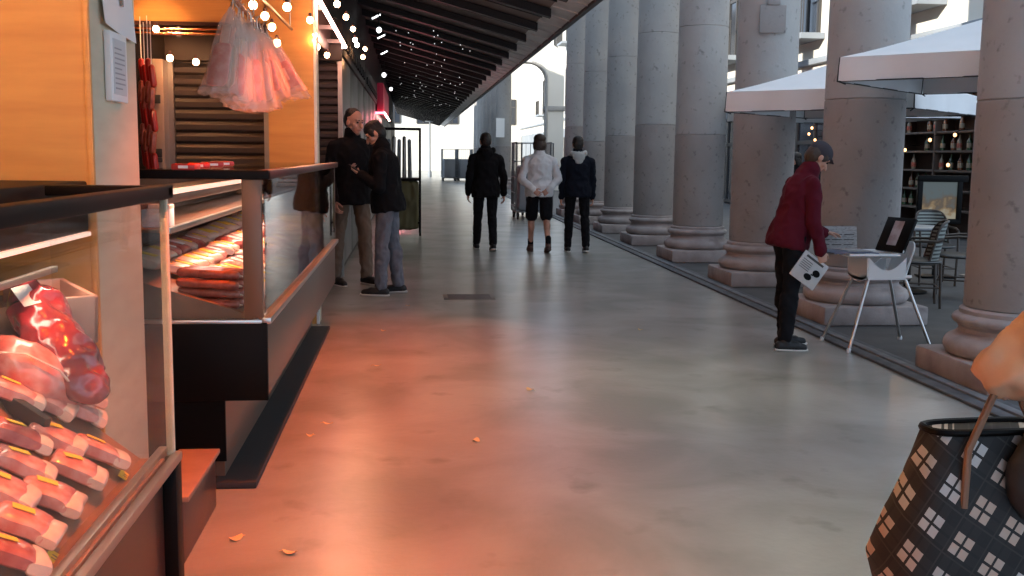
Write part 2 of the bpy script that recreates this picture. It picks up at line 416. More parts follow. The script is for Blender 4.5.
# ------------------------------------------------------------------ facade across the plaza, far end
FX = 10.
struct(MB().box((FX, 10, 3.2), (FX + .5, 98, 12.5)).build('wall_facade', m_facade, smooth=False))
f = MB(); f.box((FX + .02, 22.5, 0), (FX + .5, 98, 3.2)); f.box((FX + .02, 10, 2.95), (FX + .5, 22.5, 3.2)); struct(f.build('wall_facade_base', m_facgrey, smooth=False))  # darker grey colour stands in for shade on the lower facade
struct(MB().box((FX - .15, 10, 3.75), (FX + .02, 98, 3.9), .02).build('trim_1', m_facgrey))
struct(MB().box((-9, 96, 0), (FX, 97, 13)).build('wall_far_end', m_facade, smooth=False))
wi = 0
def window(c, w, h, axis, balcony):
    global wi; wi += 1
    t = thing('window_%d' % wi, None, None, c); struct(t)
    if axis == 'x': bx = lambda u0, u1, d0, d1, z0, z1: ((d0, u0, z0), (d1, u1, z1))
    else: bx = lambda u0, u1, d0, d1, z0, z1: ((u0, d0, z0), (u1, d1, z1))
    MB().box(*bx(-w / 2, w / 2, -.03, .02, 0, h)).build('pane', m_win, t)
    fr = MB()
    for u in (-w / 2 - .06, -.04, w / 2 - .06): fr.box(*bx(u, u + .12 if u != -.04 else .04, -.07, 0, 0, h))
    for z in (0, h * .7, h): fr.box(*bx(-w / 2, w / 2, -.06, 0, z - .05, z + .05))
    fr.build('frame', m_frame, t)
    if balcony:
        s = MB(); s.box(*bx(-w / 2 - .35, w / 2 + .35, -.6, -.01, -.16, -.02)); s.build('balcony_slab', m_facgrey, t)
        r = MB(); r.box(*bx(-w / 2 - .33, w / 2 + .33, -.58, -.54, .95, 1.0))
        n = int((w + .66) / .14)
        for q in range(n + 1):
            u = -w / 2 - .33 + q * .14; r.box(*bx(u - .01, u + .01, -.57, -.55, -.02, .95))
        r.build('railing', m_frame, t)
for i in range(12):
    y = 14.5 + i * 5.9
    window((FX, y, 4.5), 1.5, 2.5, 'x', True)
    if i > 3: window((FX, y, 8.6), 1.5, 2.3, 'x', True)
for i in range(9): window((FX + .02, 25.5 + i * 7.2, .1), 2.4, 2.5, 'x', False)
for i in range(5):
    window((-1.5 + i * 2.6, 96, 4.2), 1.1, 2.2, 'y', False)
# arch between the far columns and the facade
t = thing('stone_archway', 'cream stone archway at the far end of the plaza, under the canopy edge', 'archway', (0, 44, 0))
a = MB(); cx, rr, zs = 4.9, .72, 4.55
outl = [(5.62, 0), (6.35, 0), (6.35, 5.2)] + [(6.35 - .9 + .9 * math.cos(R(q)), 5.2 + .9 * math.sin(R(q))) for q in range(15, 91, 15)] + [(3.5, 6.1), (3.5, 5.3)]
outl += [(cx + rr * math.cos(R(q)), zs + rr * math.sin(R(q))) for q in range(95, -1, -12)]
a.poly([(x, 0, z) for x, z in outl], (0, .8, 0)); a.build('arch_wall', m_facade, t, False)
a = MB(); a.tube([(5.62, -.03, 0), (5.62, -.03, zs)] + [(cx + rr * math.cos(R(q)), -.03, zs + rr * math.sin(R(q))) for q in range(0, 96, 12)], .06, 6); a.build('moulding', m_stone, t)
a = MB(); a.box((5.55, -.06, 3.3), (6.42, .86, 3.5), .02); a.build('impost', m_stone, t)
t = thing('banner', 'small white banner hanging on the far row of columns', 'banner', (3.62, 45.2, 0))
MB().box((0, 0, 2.2), (.36, .03, 3.0)).build('cloth', m_white, t); MB().tube([(-.03, .015, 3.0), (.39, .015, 3.0)], .015).build('rod', m_steeld, t)

# ------------------------------------------------------------------ pillars of the stalls
def pillar(x0, x1, y0, y1, label, edge):
    t = thing('wood_pillar', label, 'pillar', (x1, y0, 0))
    w = x0 - x1
    MB().box((w, 0, 0), (-.012, .012, 3.0)).build('front_panel', m_wood, t)
    MB().box((w, .012, 0), (0, y1 - y0, 3.0)).build('side_panel', m_beige, t, label='beige veneer side')
    MB().box((-.02, -.008, 0), (.004, .012, 3.0), .003).build('edge_strip', edge, t)
pillar(-2.6, -1.1, 3.80, 4.42, 'wide stall pillar with orange wood front and beige side carrying notices', m_wood)
pillar(-1.18, -.785, 9.0, 9.24, 'orange wood pillar between the roller shutters behind the hanging bags', m_white)
t = thing('notice_sheet', 'white notice sheet with curled corners, topmost on the beige pillar side', 'notice', (-1.098, 3.93, 1.90))
def ns(u, v): return V((.004 + .014 * max(0, .25 - v) * 2 + .02 * abs(u - .5) * (1 - v) * (1 - v), u * .42, (v - .0) * .5 - .03 * u * (1 - v)))
MB().sheet(ns, 12, 10, .0015).build('paper', m_white, t)
for mm, (u, v, w, h) in ((M('pink print', (.5, .14, .22), .6), (.30, .25, .06, .2)), (M('green print', (.2, .22, .2), .6), (.58, .18, .05, .14))): MB().box((.013, u * .42, v * .5), (.0145, (u + w) * .42 + .01, (v + h) * .5)).build('print_mark', mm, t)
t = thing('framed_notice', 'white framed notice of small print on the beige pillar side', 'notice', (-1.098, 3.97, 1.63))
MB().box((0, 0, 0), (.024, .22, .25), .004).build('frame', m_white, t); MB().box((.024, .03, .025), (.026, .195, .225)).build('sheet', M('notice paper', (.6, .6, .6), .5), t)
tx = MB()
for i in range(9): tx.box((.026, .045, .045 + i * .018), (.027, .045 + (.13 if i % 4 else .09), .050 + i * .018))
tx.build('print_lines', M('grey print', (.33, .33, .34), .6), t)

# ------------------------------------------------------------------ stall back: shutter, bulkhead, rails, lamps
def shutter(label, x0, x1, y, z1):
    t = thing('roller_shutter', label, 'shutter', (x0, y, 0)); w = x1 - x0
    s = MB(); n = int(z1 / .095)
    for i in range(n):
        z = i * .095; s.poly([(0, 0, z), (0, -.03, z + .02), (0, -.034, z + .06), (0, -.012, z + .088), (0, 0, z + .095)], (w, 0, 0))
    s.build('curtain', m_shutter, t, False)
    g = MB(); g.box((-.05, -.06, 0), (0, .01, z1)); g.box((w, -.06, 0), (w + .05, .01, z1)); g.build('guide_rail', m_steeld, t)
    MB().box((-.05, -.12, z1), (w + .05, .01, z1 + .22), .01).build('roller_box', m_dark, t)
shutter('brown roller shutter behind the hanging bags', -1.98, -1.24, 9.22, 2.2)
shutter('narrow roller shutter behind the two men in black jackets', -1.55, -.84, 12.5, 2.5)
t = thing('bulkhead', 'orange wood bulkhead above the roller shutter, lit by a downlight', 'bulkhead', (-4.1, 9.0, 2.5))
MB().box((0, 0, 0), (2.9, .22, .49)).build('panel', m_wood, t); MB().box((0, -.03, -.03), (2.9, .22, 0)).build('lower_trim', m_maroon, t)
t = thing('copper_rail', 'double copper rail under the orange bulkhead', 'rail', (-2.6, 8.95, 2.4))
a = MB(); a.tube([(0, 0, 0), (1.35, 0, 0)], .014); a.tube([(0, 0, .035), (1.35, 0, .035)], .012); a.build('bars', m_copper, t)
[MB().box((x, 0, -.02), (x + .03, .05, .06)).build('bracket', m_steeld, t) for x in (.05, .7, 1.28)]
t = thing('steel_post', 'steel post with wall sockets beside the roller shutter', 'post', (-2.08, 9.0, 0))
MB().box((-.06, 0, 0), (.055, .2, 2.2), .006).build('post', M('post paint', (.32, .24, .2), .4, metal=.3), t)
for z in (1.36, 1.4, 1.84):
    s = MB().box((-.03, -.02, z), (.03, 0, z + .07 if z > 1.36 else z + .035), .004).build('socket', m_blackmat, t)
def point(loc, col, w, r=.04):
    l = bpy.data.lights.new('lamp_light', 'POINT'); l.color = col; l.energy = w; l.shadow_soft_size = r
    o = bpy.data.objects.new('lamp_light', l); COL.objects.link(o); o.location = loc; return o
def make_bulb(name, label, loc, r, group, cat='lamp'):
    t = thing(name, label, cat, loc, 0, group)
    MB().ell((0, 0, 0), (r, r, r * 1.1), n=8).build('globe', m_bulb, t)
    MB().lathe([(r * .4, r * .8), (r * .5, r * .9), (r * .5, r * 1.9), (r * .25, r * 2.2)], 12).build('socket', m_maroon, t)
    return t
bulb0 = None
def bulb(label, loc, group, w=2, r=.026, col=(1, .42, .16)):
    global bulb0
    if bulb0 is None: bulb0 = make_bulb('light_bulb', label, loc, .026, group)
    else:
        c = dup(bulb0, loc, 0, label); c['group'] = group; c.scale = (r / .026,) * 3
    point((loc[0] + .0, loc[1] - r * 1.6, loc[2] - r * 1.8), col, w, .03)
# bulbs that stand along three rails
for i, (px, py) in enumerate([(265, 5 + 11), (272, 27), (277, 43), (253, 5)]):
    bulb('%s bulb of the row above the hanging bags' % ORD[i], on_x(px, py, -.97), 'bulbs above the bags', 5)
for i, (px, py) in enumerate([(287, 7), (310, 20), (314, 35), (317, 47), (327, 55)]):
    bulb('%s bulb of the row beside the pink tube, over the second pillar' % ORD[i], on_x(px, py, -.8), 'bulbs beside the tube', 1.6)
for i, (px, py) in enumerate([(337, 4), (346, 17), (353, 29), (355, 40), (357, 45), (365, 49), (363, 57)]):
    bulb('%s bulb of the outer row under the canopy, outside the pink tube' % ORD[i], on_x(px, py, -.6), 'bulbs under the canopy', 1.6)
for i, (px, py) in enumerate([(156, 29), (170, 58), (196, 62)]):
    bulb(['bulb on the orange bulkhead', 'hanging bulb next to the beige pillar, before the shutter', 'hanging bulb before the roller shutter nearest the bags'][i], on_y(px, py, 8.85), 'bulbs on the stall back', 1.6)
sp = bpy.data.lights.new('downlight', 'SPOT'); sp.energy = 22; sp.color = (1, .5, .2); sp.spot_size = R(70); sp.spot_blend = .6; sp.shadow_soft_size = .03
so = bpy.data.objects.new('downlight', sp); COL.objects.link(so); so.location = (-2.05, 8.6, 2.95); so.rotation_euler = (R(25), 0, 0)
# fixing rails of the bulbs
t = thing('lamp_rail', 'slim dark rail carrying the bulbs above the hanging bags', 'rail', (-.97, 0, 0))
a = MB(); a.tube([(0, 5.2, 2.45), (0, 8.9, 2.45)], .012); a.build('bar', m_maroon, t)
a = MB(); [a.tube([(0, y, 2.45), (0, y, 2.98)], .006) for y in (5.4, 7.1, 8.8)]; a.build('hangers', m_steeld, t)
# sign box with neon outline over the second stall
t = thing('sign_box', 'dark red sign box over the stall outlined by a glowing pink tube', 'sign', (-.9, 8.5, 0))
MB().box((-.2, .55, 2.55), (-.02, 4.0, 3.05), .02).build('box', m_maroon, t)
a = MB(); a.tube([(.15, .3, 2.70), (.15, 3.95, 2.665), (.0, 3.95, 2.665)], .02, 8); a.build('neon_tube', m_neon, t)
[MB().box((-.02, y, 2.66), (.13, y + .03, 2.7)).build('bracket', m_steeld, t) for y in (.8, 2.2, 3.5)]
for y in (9.2, 10.4, 11.6): point((-.7, y, 2.6), (1, .35, .25), 5, .1)
# small tubes and globes along the inner line of the canopy
for i, (px, py) in enumerate([(376, 17), (381, 37), (384, 53)]):
    p = on_x(px, py, -.62)
    t = thing('fluorescent_tube', '%s short white fluorescent tube along the canopy inner side' % ORD[i], 'lamp', p, 0, 'canopy tubes')
    MB().tube([(-.07, 0, -.03), (.08, 0, .045)], .014).build('tube', m_tubew, t); MB().tube([(-.1, .03, -.03), (.1, .03, .075)], .022).build('holder', m_blackmat, t)
for i, (px, py) in enumerate([(379, 30), (384, 75), (391, 89)]):
    p = on_x(px, py, -.55); t = thing('globe_lamp', '%s small white globe lamp under the canopy inner side' % ORD[i], 'lamp', p, 0, 'canopy globes')
    MB().ell((0, 0, 0), (.045, .045, .05), n=8).build('globe', m_tubew, t); MB().tube([(0, 0, .04), (0, 0, .3)], .012).build('stem', m_blackmat, t)
# small glowing dots painted as sky glints under the far canopy
fl = None
for i in range(60):
    y = random.uniform(20, 48); x = random.uniform(-.5, 1.7); z = can_z(x) - .17
    if fl is None:
        fl = thing('sky_glint', 'tiny white sky glint under the far canopy', 'sky glint', (x, y, z), 0, 'sky glints under the far canopy')
        MB().ell((0, 0, 0), (.011, .011, .013), n=5).build('glow', m_glint, fl); MB().tube([(0, 0, .02), (0, 0, .17)], .004, 5).build('wire', m_blackmat, fl)
    else: dup(fl, (x, y, z))
# warm flood lamps under the canopy, added unseen to brighten the floor
for i, (x, y) in enumerate([(1.6, 3.2), (1.6, 6.6)]):
    t = thing('added_fill_lamp', '%s warm flood lamp added unseen under the canopy boards' % ORD[i], 'lamp', (x, y, can_z(x) - .2), 0, 'flood lamps added under the canopy')
    MB().box((-.09, -.12, 0), (.09, .12, .06), .01).build('housing', m_blackmat, t); MB().box((-.07, -.1, -.006), (.07, .1, 0)).build('lens', m_strip, t); MB().box((-.015, -.015, .06), (.015, .015, .2)).build('arm', m_steeld, t)
    l = bpy.data.lights.new('fill', 'SPOT'); l.energy = 75; l.color = (1, .88, .5); l.spot_size = R(66); l.spot_blend = 1; l.shadow_soft_size = .08
    o = bpy.data.objects.new('fill', l); COL.objects.link(o); o.location = (x, y, can_z(x) - .22)
# stall lamps above the first counter
for i, (x, y) in enumerate([(-.35, 1.5), (-.35, 3.0), (-.35, 4.6), (-.35, 6.2), (-.35, 7.8)]):
    t = thing('pendant_lamp', '%s pendant heat lamp over the stall counters' % ORD[i], 'lamp', (x, y, 2.62 if i > 1 else 2.3), 0, 'pendant lamps over the counters')
    MB().lathe([(.02, .2), (.05, .18), (.12, .02), (.125, 0), (.115, .01), (.045, .16)], 20).build('shade', m_maroon, t)
    MB().ell((0, 0, .04), (.03, .03, .04), n=8).build('bulb', m_bulb, t)
    MB().tube([(0, 0, .19), (0, 0, .4 if i > 1 else .68)], .006).build('cord', m_blackmat, t)
    l = bpy.data.lights.new('heat_lamp', 'SPOT'); l.energy = 225; l.color = (1, .14, .006); l.spot_size = R(86); l.spot_blend = 1; l.shadow_soft_size = .06
    o = bpy.data.objects.new('heat_lamp', l); COL.objects.link(o); o.location = (x, y, 2.6 if i > 1 else 2.28); o.rotation_euler = (0, R(3), 0)

t = thing('ceiling_spot', 'brass spot lamp lighting the orange front of the wide pillar', 'lamp', (-1.7, 2.4, 2.75))
MB().lathe([(.03, .12), (.06, .1), (.065, 0), (.055, .005), (.05, .08)], 20).build('shade', m_copper, t); MB().ell((0, 0, .03), (.03, .03, .035), n=8).build('bulb', m_bulb, t); MB().tube([(0, 0, .1), (0, 0, .25)], .012).build('stem', m_copper, t)
point((-1.7, 2.4, 2.7), (1, .5, .18), 75, .05)
# ------------------------------------------------------------------ hanging bags
def bagmesh(seed, L, w, inner):
    rnd = random.Random(seed); b = MB(); secs = []
    prof = [(0, .006, .006), (.04, .012, .01), (.09, .026, .016), (.2, .044, .022), (.45, .058, .026), (.75, .068, .03), (.9, .075, .03), (.96, .082, .022), (1.0, .088, .012)]
    if inner: prof = [(.42, .035, .008), (.46, .048, .014), (.6, .052, .018), (.75, .056, .02), (.86, .055, .016), (.9, .04, .008)]
    n = 26
    for q, rx, ry in prof:
        ring = []
        for k in range(n):
            a = 2 * PI * k / n; wr = 0 if inner else .006 * math.sin(k * 2.4 + seed) * q + .004 * math.sin(k * 5.1 + q * 9)
            ring.append(V((math.cos(a) * (rx + wr * .5), math.sin(a) * (ry + abs(wr) * 1.4), -q * L + (0 if inner or q < 1 else .012 * math.sin(k * 1.9 + seed)))))
        secs.append(ring)
    b.rings(secs); return b
NB = 18
for i in range(NB):
    u = i / (NB - 1); lay = i % 2
    bot = on_y(214 + u * 86, 96 + 12 * math.sin(PI * min(1, u * 1.15)) + random.uniform(-5, 4), 5.75 + u * .9 + .16 * lay)
    top = on_y(231 + u * 40 + random.uniform(-3, 3), 9 + u * 30 + random.uniform(-2, 2), 5.95 + .5 * u + .04 * lay)
    d = top - bot; L = d.length
    t = thing('ham_bag', 'clear bag of cured ham, %s of the hanging bunch counted from the notices' % (ORD[i] if i < 16 else ['seventeenth', 'last'][i - 16]), 'bag of ham', top, 0, 'bags of ham hanging from the rail')
    t.rotation_euler = (d.to_track_quat('Z', 'Y').to_matrix() @ Matrix.Rotation(random.uniform(-.7, .7), 3, 'Z')).to_euler()
    bagmesh(i, L, .06, False).build('plastic_bag', m_film, t)
    bagmesh(i, L, .06, True).build('ham', [m_meat, m_meatd, m_fat, m_meat][i % 4], t)
    lz = -L * random.uniform(.2, .3); MB().box((-.024, -.004, lz - .17), (.024, .004, lz), .001).build('card', [m_fat, m_white, m_cardp, m_black, m_fat, m_yellow][i % 6], t)
    MB().box((-.02, -.036, -L * .72), (.02, -.033, -L * .5), .001).build('label', [m_white, m_fat, m_fat][i % 3], t)
    MB().tube([(0, 0, 0), (0, 0, .05), (.02, 0, .07)], .004, 6).build('hook', m_steel, t)
t = thing('bag_rail', 'brass rail the ham bags hang from', 'rail', (-.93, 5.7, 2.27))
MB().tube([(0, 0, 0), (0, .9, -.06)], .012).build('bar', m_copper, t); a = MB(); [a.tube([(0, y, -.0), (0, y, .71)], .006) for y in (.05, .8)]; a.build('hangers', m_steeld, t)

# hanging sausages beside the steel post
for i in range(4):
    p = on_y(141 + i * 3.4, 55 + 6 * (i % 2), 8.8 - .1 * i)
    t = thing('sausage_string', '%s string of red cured sausages hanging behind the beige pillar' % ORD[i], 'sausages', p, 0, 'hanging sausage strings')
    for q in range(5): MB().cap((0, 0, -.05 - q * .17), (.012 * (-1) ** q, 0, -.18 - q * .17), .026, .026, 8).build('sausage', m_sausage if q % 2 else m_red, t)
    MB().tube([(0, 0, .3), (0, 0, -.05)], .004, 5).build('string', m_white, t)

# ------------------------------------------------------------------ counters
def dark_base(): pass
c1 = thing('meat_counter', 'nearest glass fronted meat counter with black top rail', 'counter', (-.75, 3.35, 0))
def L1(x0, x1, y0, y1, z0, z1): return (x0 + .75, y0 - 3.35, z0), (x1 + .75, y1 - 3.35, z1)
MB().box(*L1(-1.9, -.775, -.5, 3.27, .08, .44)).build('base_panel', m_maroon, c1)
MB().box(*L1(-1.9, -.82, -.5, 3.27, 0, .08)).build('kick_plinth', m_blackmat, c1)
MB().box(*L1(-.79, -.735, 3.28, 3.36, .02, .49), .004).build('end_post', m_black, c1)
b = MB(); b.poly([(x + .75, -3.85, z) for x, z in ((-.765, .44), (-.765, .5), (-.84, .5), (-1.1, .708), (-1.1, .44))], (0, 3.77, 0)); b.poly([(x + .75, -3.85, z) for x, z in ((-1.1, .44), (-1.1, .708), (-1.3, .948), (-1.9, .948), (-1.9, .44))], (0, 4.26, 0)); b.build('bed', m_bed, c1, False)
for x, z in ((-.745, .5), (-.79, .515)):
    MB().box(*L1(x - .014, x + .014, -.5, 3.36, z - .03, z), .005).build('sill_rail', m_steel, c1)
MB().box(*L1(-.756, -.75, -.5, 3.33, .5, 1.315)).build('front_glass', m_glass, c1)
MB().box(*L1(-1.1, -.756, 3.325, 3.331, .5, 1.315)).build('end_glass', m_glass, c1)
MB().box(*L1(-1.1, -.735, 3.29, 3.36, 1.312, 1.345), .006).build('top_cap', m_black, c1)
MB().box(*L1(-.78, -.735, -.5, 3.36, 1.305, 1.348), .006).build('top_rail', m_black, c1)
MB().box(*L1(-.775, -.752, 3.335, 3.362, .45, 1.31), .003).build('corner_strip', m_beige, c1)
hd = MB().box(*L1(-1.9, -1.12, -.5, 3.79, 1.17, 1.345), .008).build('hood', m_black, c1)
MB().box(*L1(-1.14, -1.11, -.5, 3.78, 1.155, 1.17), .003).build('light_strip', m_strip, hd)
MB().box(*L1(-1.45, -1.13, -.5, 3.6, 1.07, 1.08), .002).build('shelf', m_glass, c1)
MB().box(*L1(-1.14, -1.12, -.5, 3.45, 1.065, 1.085), .003).build('shelf_edge', m_steel, c1)
MB().box(*L1(-1.95, -1.9, -.5, 3.79, 0, 1.345)).build('back_panel', m_dark, c1)
MB().box(*L1(-1.6, -1.58, .5, 3.78, .948, 1.08)).build('back_splash', M('yellow splash', (.7, .4, .05), .5), c1)
def add_area(name, loc, rot, sx, sy, col, w):
    l = bpy.data.lights.new(name, 'AREA'); l.shape = 'RECTANGLE'; l.size = sx; l.size_y = sy; l.color = col; l.energy = w
    o = bpy.data.objects.new(name, l); COL.objects.link(o); o.location = loc; o.rotation_euler = rot; return o
add_area('counter_tube', (-1.1, 2.0, 1.145), (0, R(0), 0), .04, 3.2, (1, .66, .5), 7)
# step block between the two counters
t = thing('step_block', 'low wood topped step block between the two counters', 'block', (-1.6, 3.66, 0))
MB().box((.66, 0, 0), (.8, .62, .225), .004).build('body', m_maroon, t); MB().box((.655, 0, .225), (.82, .62, .245), .004).build('top', m_bed, t)

c2 = thing('sausage_counter', 'second glass counter with black end panel beside the two men', 'counter', (-.62, 4.55, 0))
def L2(x0, x1, y0, y1, z0, z1): return (x0 + .62, y0 - 4.55, z0), (x1 + .62, y1 - 4.55, z1)
MB().box(*L2(-1.45, -.63, 4.57, 8.8, .38, .71), .004).build('front_panel', m_brown, c2)
MB().box(*L2(-1.45, -.618, 4.545, 4.575, .38, .722), .004).build('end_panel', m_black, c2)
MB().box(*L2(-1.4, -.82, 4.6, 8.75, .02, .38)).build('base', m_brown, c2)
MB().box(*L2(-1.4, -.81, 4.585, 4.6, .1, .38)).build('base_end', m_black, c2)
MB().box(*L2(-1.4, -.67, 4.5, 8.7, .0, .03), .006).build('kick_plinth', m_blackmat, c2)
MB().box(*L2(-.645, -.6, 4.55, 8.8, .715, .745), .006).build('sill_rail', m_steel, c2)
MB().box(*L2(-.68, -.65, 4.55, 8.8, .72, .75), .004).build('inner_rail', m_steeld, c2)
MB().box(*L2(-1.45, -.64, 4.545, 4.58, .716, .735), .004).build('end_sill', m_steel, c2)
MB().box(*L2(-.632, -.626, 4.6, 8.8, .745, 1.34)).build('front_glass', m_glass2, c2)
MB().box(*L2(-1.42, -.71, 4.56, 4.566, .735, 1.34)).build('end_glass', m_glass, c2)
MB().box(*L2(-.715, -.635, 4.55, 4.60, .735, 1.34), .003).build('corner_post', m_brown, c2)
MB().box(*L2(-.70, -.625, 8.76, 8.8, .735, 1.34), .003).build('far_post', m_brown, c2)
MB().box(*L2(-1.45, -.6, 4.54, 4.6, 1.335, 1.375), .005).build('top_rail', m_black, c2)
MB().box(*L2(-.66, -.6, 4.55, 8.82, 1.335, 1.375), .005).build('top_rail', m_maroon, c2)
MB().box(*L2(-1.2, -.62, 4.6, 8.8, 1.36, 1.37)).build('top_glass', m_glass, c2)
MB().box(*L2(-1.45, -1.15, 4.6, 8.8, 1.2, 1.26), .004).build('hood', m_maroon, c2)
MB().box(*L2(-1.17, -1.135, 4.65, 8.75, 1.245, 1.268), .003).build('light_strip', m_strip, c2)
sh = MB().box(*L2(-1.43, -1.05, 4.65, 8.75, 1.10, 1.115), .003).build('shelf', m_bed, c2)
MB().box(*L2(-1.06, -1.035, 4.65, 8.75, 1.095, 1.122), .003).build('shelf_edge', m_steel, sh)
b = MB(); b.poly([(x + .62, .06, z) for x, z in ((-.655, .71), (-.655, .755), (-.72, .755), (-1.35, .95), (-1.44, .95), (-1.44, .71))], (0, 4.18, 0)); b.build('bed', m_bed, c2, False)
MB().box(*L2(-1.46, -1.42, 4.6, 8.8, .4, 1.3)).build('back_panel', m_dark, c2)
add_area('counter_tube', (-1.0, 6.7, 1.24), (0, 0, 0), .05, 3.8, (1, .72, .58), 9)

# ------------------------------------------------------------------ meat in the first counter
def pack_mesh(seed, lx, ly, lz, c):
    rnd = random.Random(seed); b = MB(); n = 18
    secs = []
    for q, s in ((0, .55), (.06, .8), (.25, .97), (.5, 1), (.75, .95), (.94, .78), (1, .5)):
        y = (q - .5) * ly; ring = []
        for k in range(n):
            a = 2 * PI * k / n; ca, sa = math.cos(a), math.sin(a)
            x = abs(ca) ** .55 * math.copysign(1, ca) * lx / 2 * (.86 + .14 * s); z = abs(sa) ** .6 * math.copysign(1, sa) * lz / 2 * s
            dn = noise.noise(V((x * 18 + seed * 7, y * 18, z * 10))) * .007
            ring.append(V((x + dn, y + dn, z + lz / 2 + dn * .6)))
        secs.append(ring)
    b.rings(secs); return b
def meat_pack(label, loc, rz, seed, lx=.17, ly=.115, lz=.05, dark=False):
    t = thing('meat_pack', label, 'meat pack', loc, rz, 'packs of meat in the nearest counter')
    pack_mesh(seed, lx * .8, ly, lz, 0).build('meat', m_meatd if dark else m_meat, t)
    f = pack_mesh(seed + 40, lx * .3, ly * 1.0, lz * .92, 0).build('fat_rind', m_fat, t); f.location = (lx * .42, 0, 0)
    lb = MB().box((-.032, -.012, 0), (.022, .012, .0015)).build('label', m_yellow, t); lb.location = (-.01, .0, lz * 1.04); lb.rotation_euler = (0, 0, R(seed * 37 % 40 - 5))
    return t
def bed1(px, py):
    d = ray(px, py)  # slope of the bed: z = .5 + (-.84 - x) * .424
    s = .8; t = (.5 - .84 * s - EYE + .012) / (d.z + s * d.x); p = d * t
    if p.x < -1.1: s = 1.2; t = (.708 - 1.1 * s - EYE + .01) / (d.z + s * d.x); p = d * t
    return V((p.x, p.y, EYE + p.z))
rows = [('at the far end of the front row, next to the pillar', 99, 462), ('in the second row beside the pillar', 56, 448), ('second from the pillar in the front row', 76, 480),
 ('in the third row from the glass, next to the dark divider', 18, 447), ('third from the pillar in the second row', 22, 476), ('third from the pillar in the front row', 50, 506), ('fourth from the pillar in the front row, with a ragged rind', 26, 535),
 ('fourth from the pillar in the second row', 2, 500), ('nearest to the camera in the front row', 8, 566), ('upper one beside the pillar, under the red bag', 80, 420), ('behind the divider below the ham', 50, 412), ('behind the divider at the frame edge', 14, 404), ('topmost by the pillar, lying under the red bag end', 80, 402)]
for i, (l, px, py) in enumerate(rows):
    p = bed1(px - 7, py - 5); t = meat_pack('wrapped pink meat pack ' + l, p, R(random.uniform(2, 26)), i, .165, .115, .05, i in (3, 8)); t.rotation_euler = (0, R(30) if p.x < -.86 else 0, t.rotation_euler.z)
for i, (px, py, l) in enumerate([(130, 478, 'yellow price tag beside the meat pack next to the pillar'), (60, 560, 'yellow price tag on the counter ledge nearest the camera')]):
    p = bed1(px, py) + V((0, 0, -.006)); t = thing('price_tag', l, 'price tag', p); t.rotation_euler = (0, R(38.6), R(6))
    MB().box((-.037, -.028, 0), (.037, .028, .003)).build('card', m_yellow, t)
    a = MB(); [a.box((-.025, y, .003), (.015, y + .004, .0036)) for y in (-.01, .005)]; a.build('print_lines', m_bed, t)
p = bed1(14, 414)
t = thing('divider', 'dark divider strip between meat packs', 'divider', p, R(0)); MB().box((-.12, -.012, 0), (.12, .012, .05), .004).build('strip', m_blackmat, t).rotation_euler = (0, R(22), R(-28))
# big ham and red bag
p = bed1(22, 385); t = thing('ham_joint', 'large pink marbled ham joint in the nearest counter', 'ham', p, R(20)); t.rotation_euler = (0, R(38), R(15))
a = MB(); a.ell((0, 0, .05), (.15, .1, .075)); a.ell((.06, .01, .05), (.11, .085, .06)); a.remesh('meat', m_meat, t, .008, 4, .004, 14, (1, 1, 1))
MB().tube([(-.13, -.09, .05), (-.05, -.1, .1), (.05, -.09, .11), (.13, -.06, .08)], .004, 6).build('net_string', m_fat, t)
p = on_y(46, 352, 3.28); t = thing('sausage_bag', 'shiny red plastic bag of sausages with white label above the ham', 'bag', p, R(-20)); t.rotation_euler = (0, R(40), R(-25))
a = MB(); a.ell((0, 0, .06), (.2, .09, .06)); a.ell((-.12, .03, .08), (.1, .08, .05)); a.ell((.15, -.03, .05), (.1, .08, .05))
a.remesh('bag', M('red glossy film', (.4, .03, .04), .15, c2=(.2, .05, .06), scale=7, coat=1, bump=.5, bscale=18), t, .008, 3, .01, 12, (1, 1, 1))
MB().box((-.17, -.045, .128), (-.09, .01, .13)).build('label', m_white, t).rotation_euler = (R(18), 0, R(-8))
t = thing('foam_box', 'open pinkish foam box behind the red bag', 'box', (-1.19, 3.56, .84), R(-52)); t.rotation_euler = (0, R(6), R(-52))
a = MB(); a.box((-.15, -.1, 0), (.15, -.08, .16), .006); a.box((-.15, .08, 0), (.15, .1, .16), .006); a.box((-.15, -.1, 0), (-.13, .1, .16), .006); a.box((.13, -.1, 0), (.15, .1, .16), .006); a.build('walls', M('pink foam', (.72, .4, .3), .7), t)
MB().box((-.14, -.09, 0), (.14, .09, .015)).build('base', m_fat, t)
MB().box((-.05, -.03, .162), (.03, .0, .165)).build('label', m_yellow, t).location = (-.0, -.06, 0)

# ------------------------------------------------------------------ packs in the second counter
pk = []
for v, mm in enumerate((m_meat, m_fat, m_meatd)):
    t = thing('meat_packet', 'wrapped packet of sliced meat on the bed of the second counter', 'meat packet', (0, 0, 0), 0, 'packets in the second counter')
    pack_mesh(60 + v, .15, .17, .06, 0).build('meat', mm, t); MB().box((-.04, -.03, .061), (.04, .03, .064), .001).build('label', [m_white, m_yellow, m_white][v], t); pk.append(t)
n = 0; used = set()
for iy in range(19):
    for ix in range(4):
        x = -.76 - ix * .155; y = 4.98 + iy * .195 + random.uniform(-.02, .02)
        z = .757 + max(0, (-.72 - x)) * .31 + random.uniform(0, .025)
        v = random.choice((0, 1, 1, 2, 1)); rz = random.uniform(-.3, .3)
        rot = (0, R(15), rz)
        if v not in used: used.add(v); o = pk[v]; o.location = (x, y, z); o.rotation_euler = rot
        else: dup(pk[v], (x, y, z), rot=rot)
s0 = None
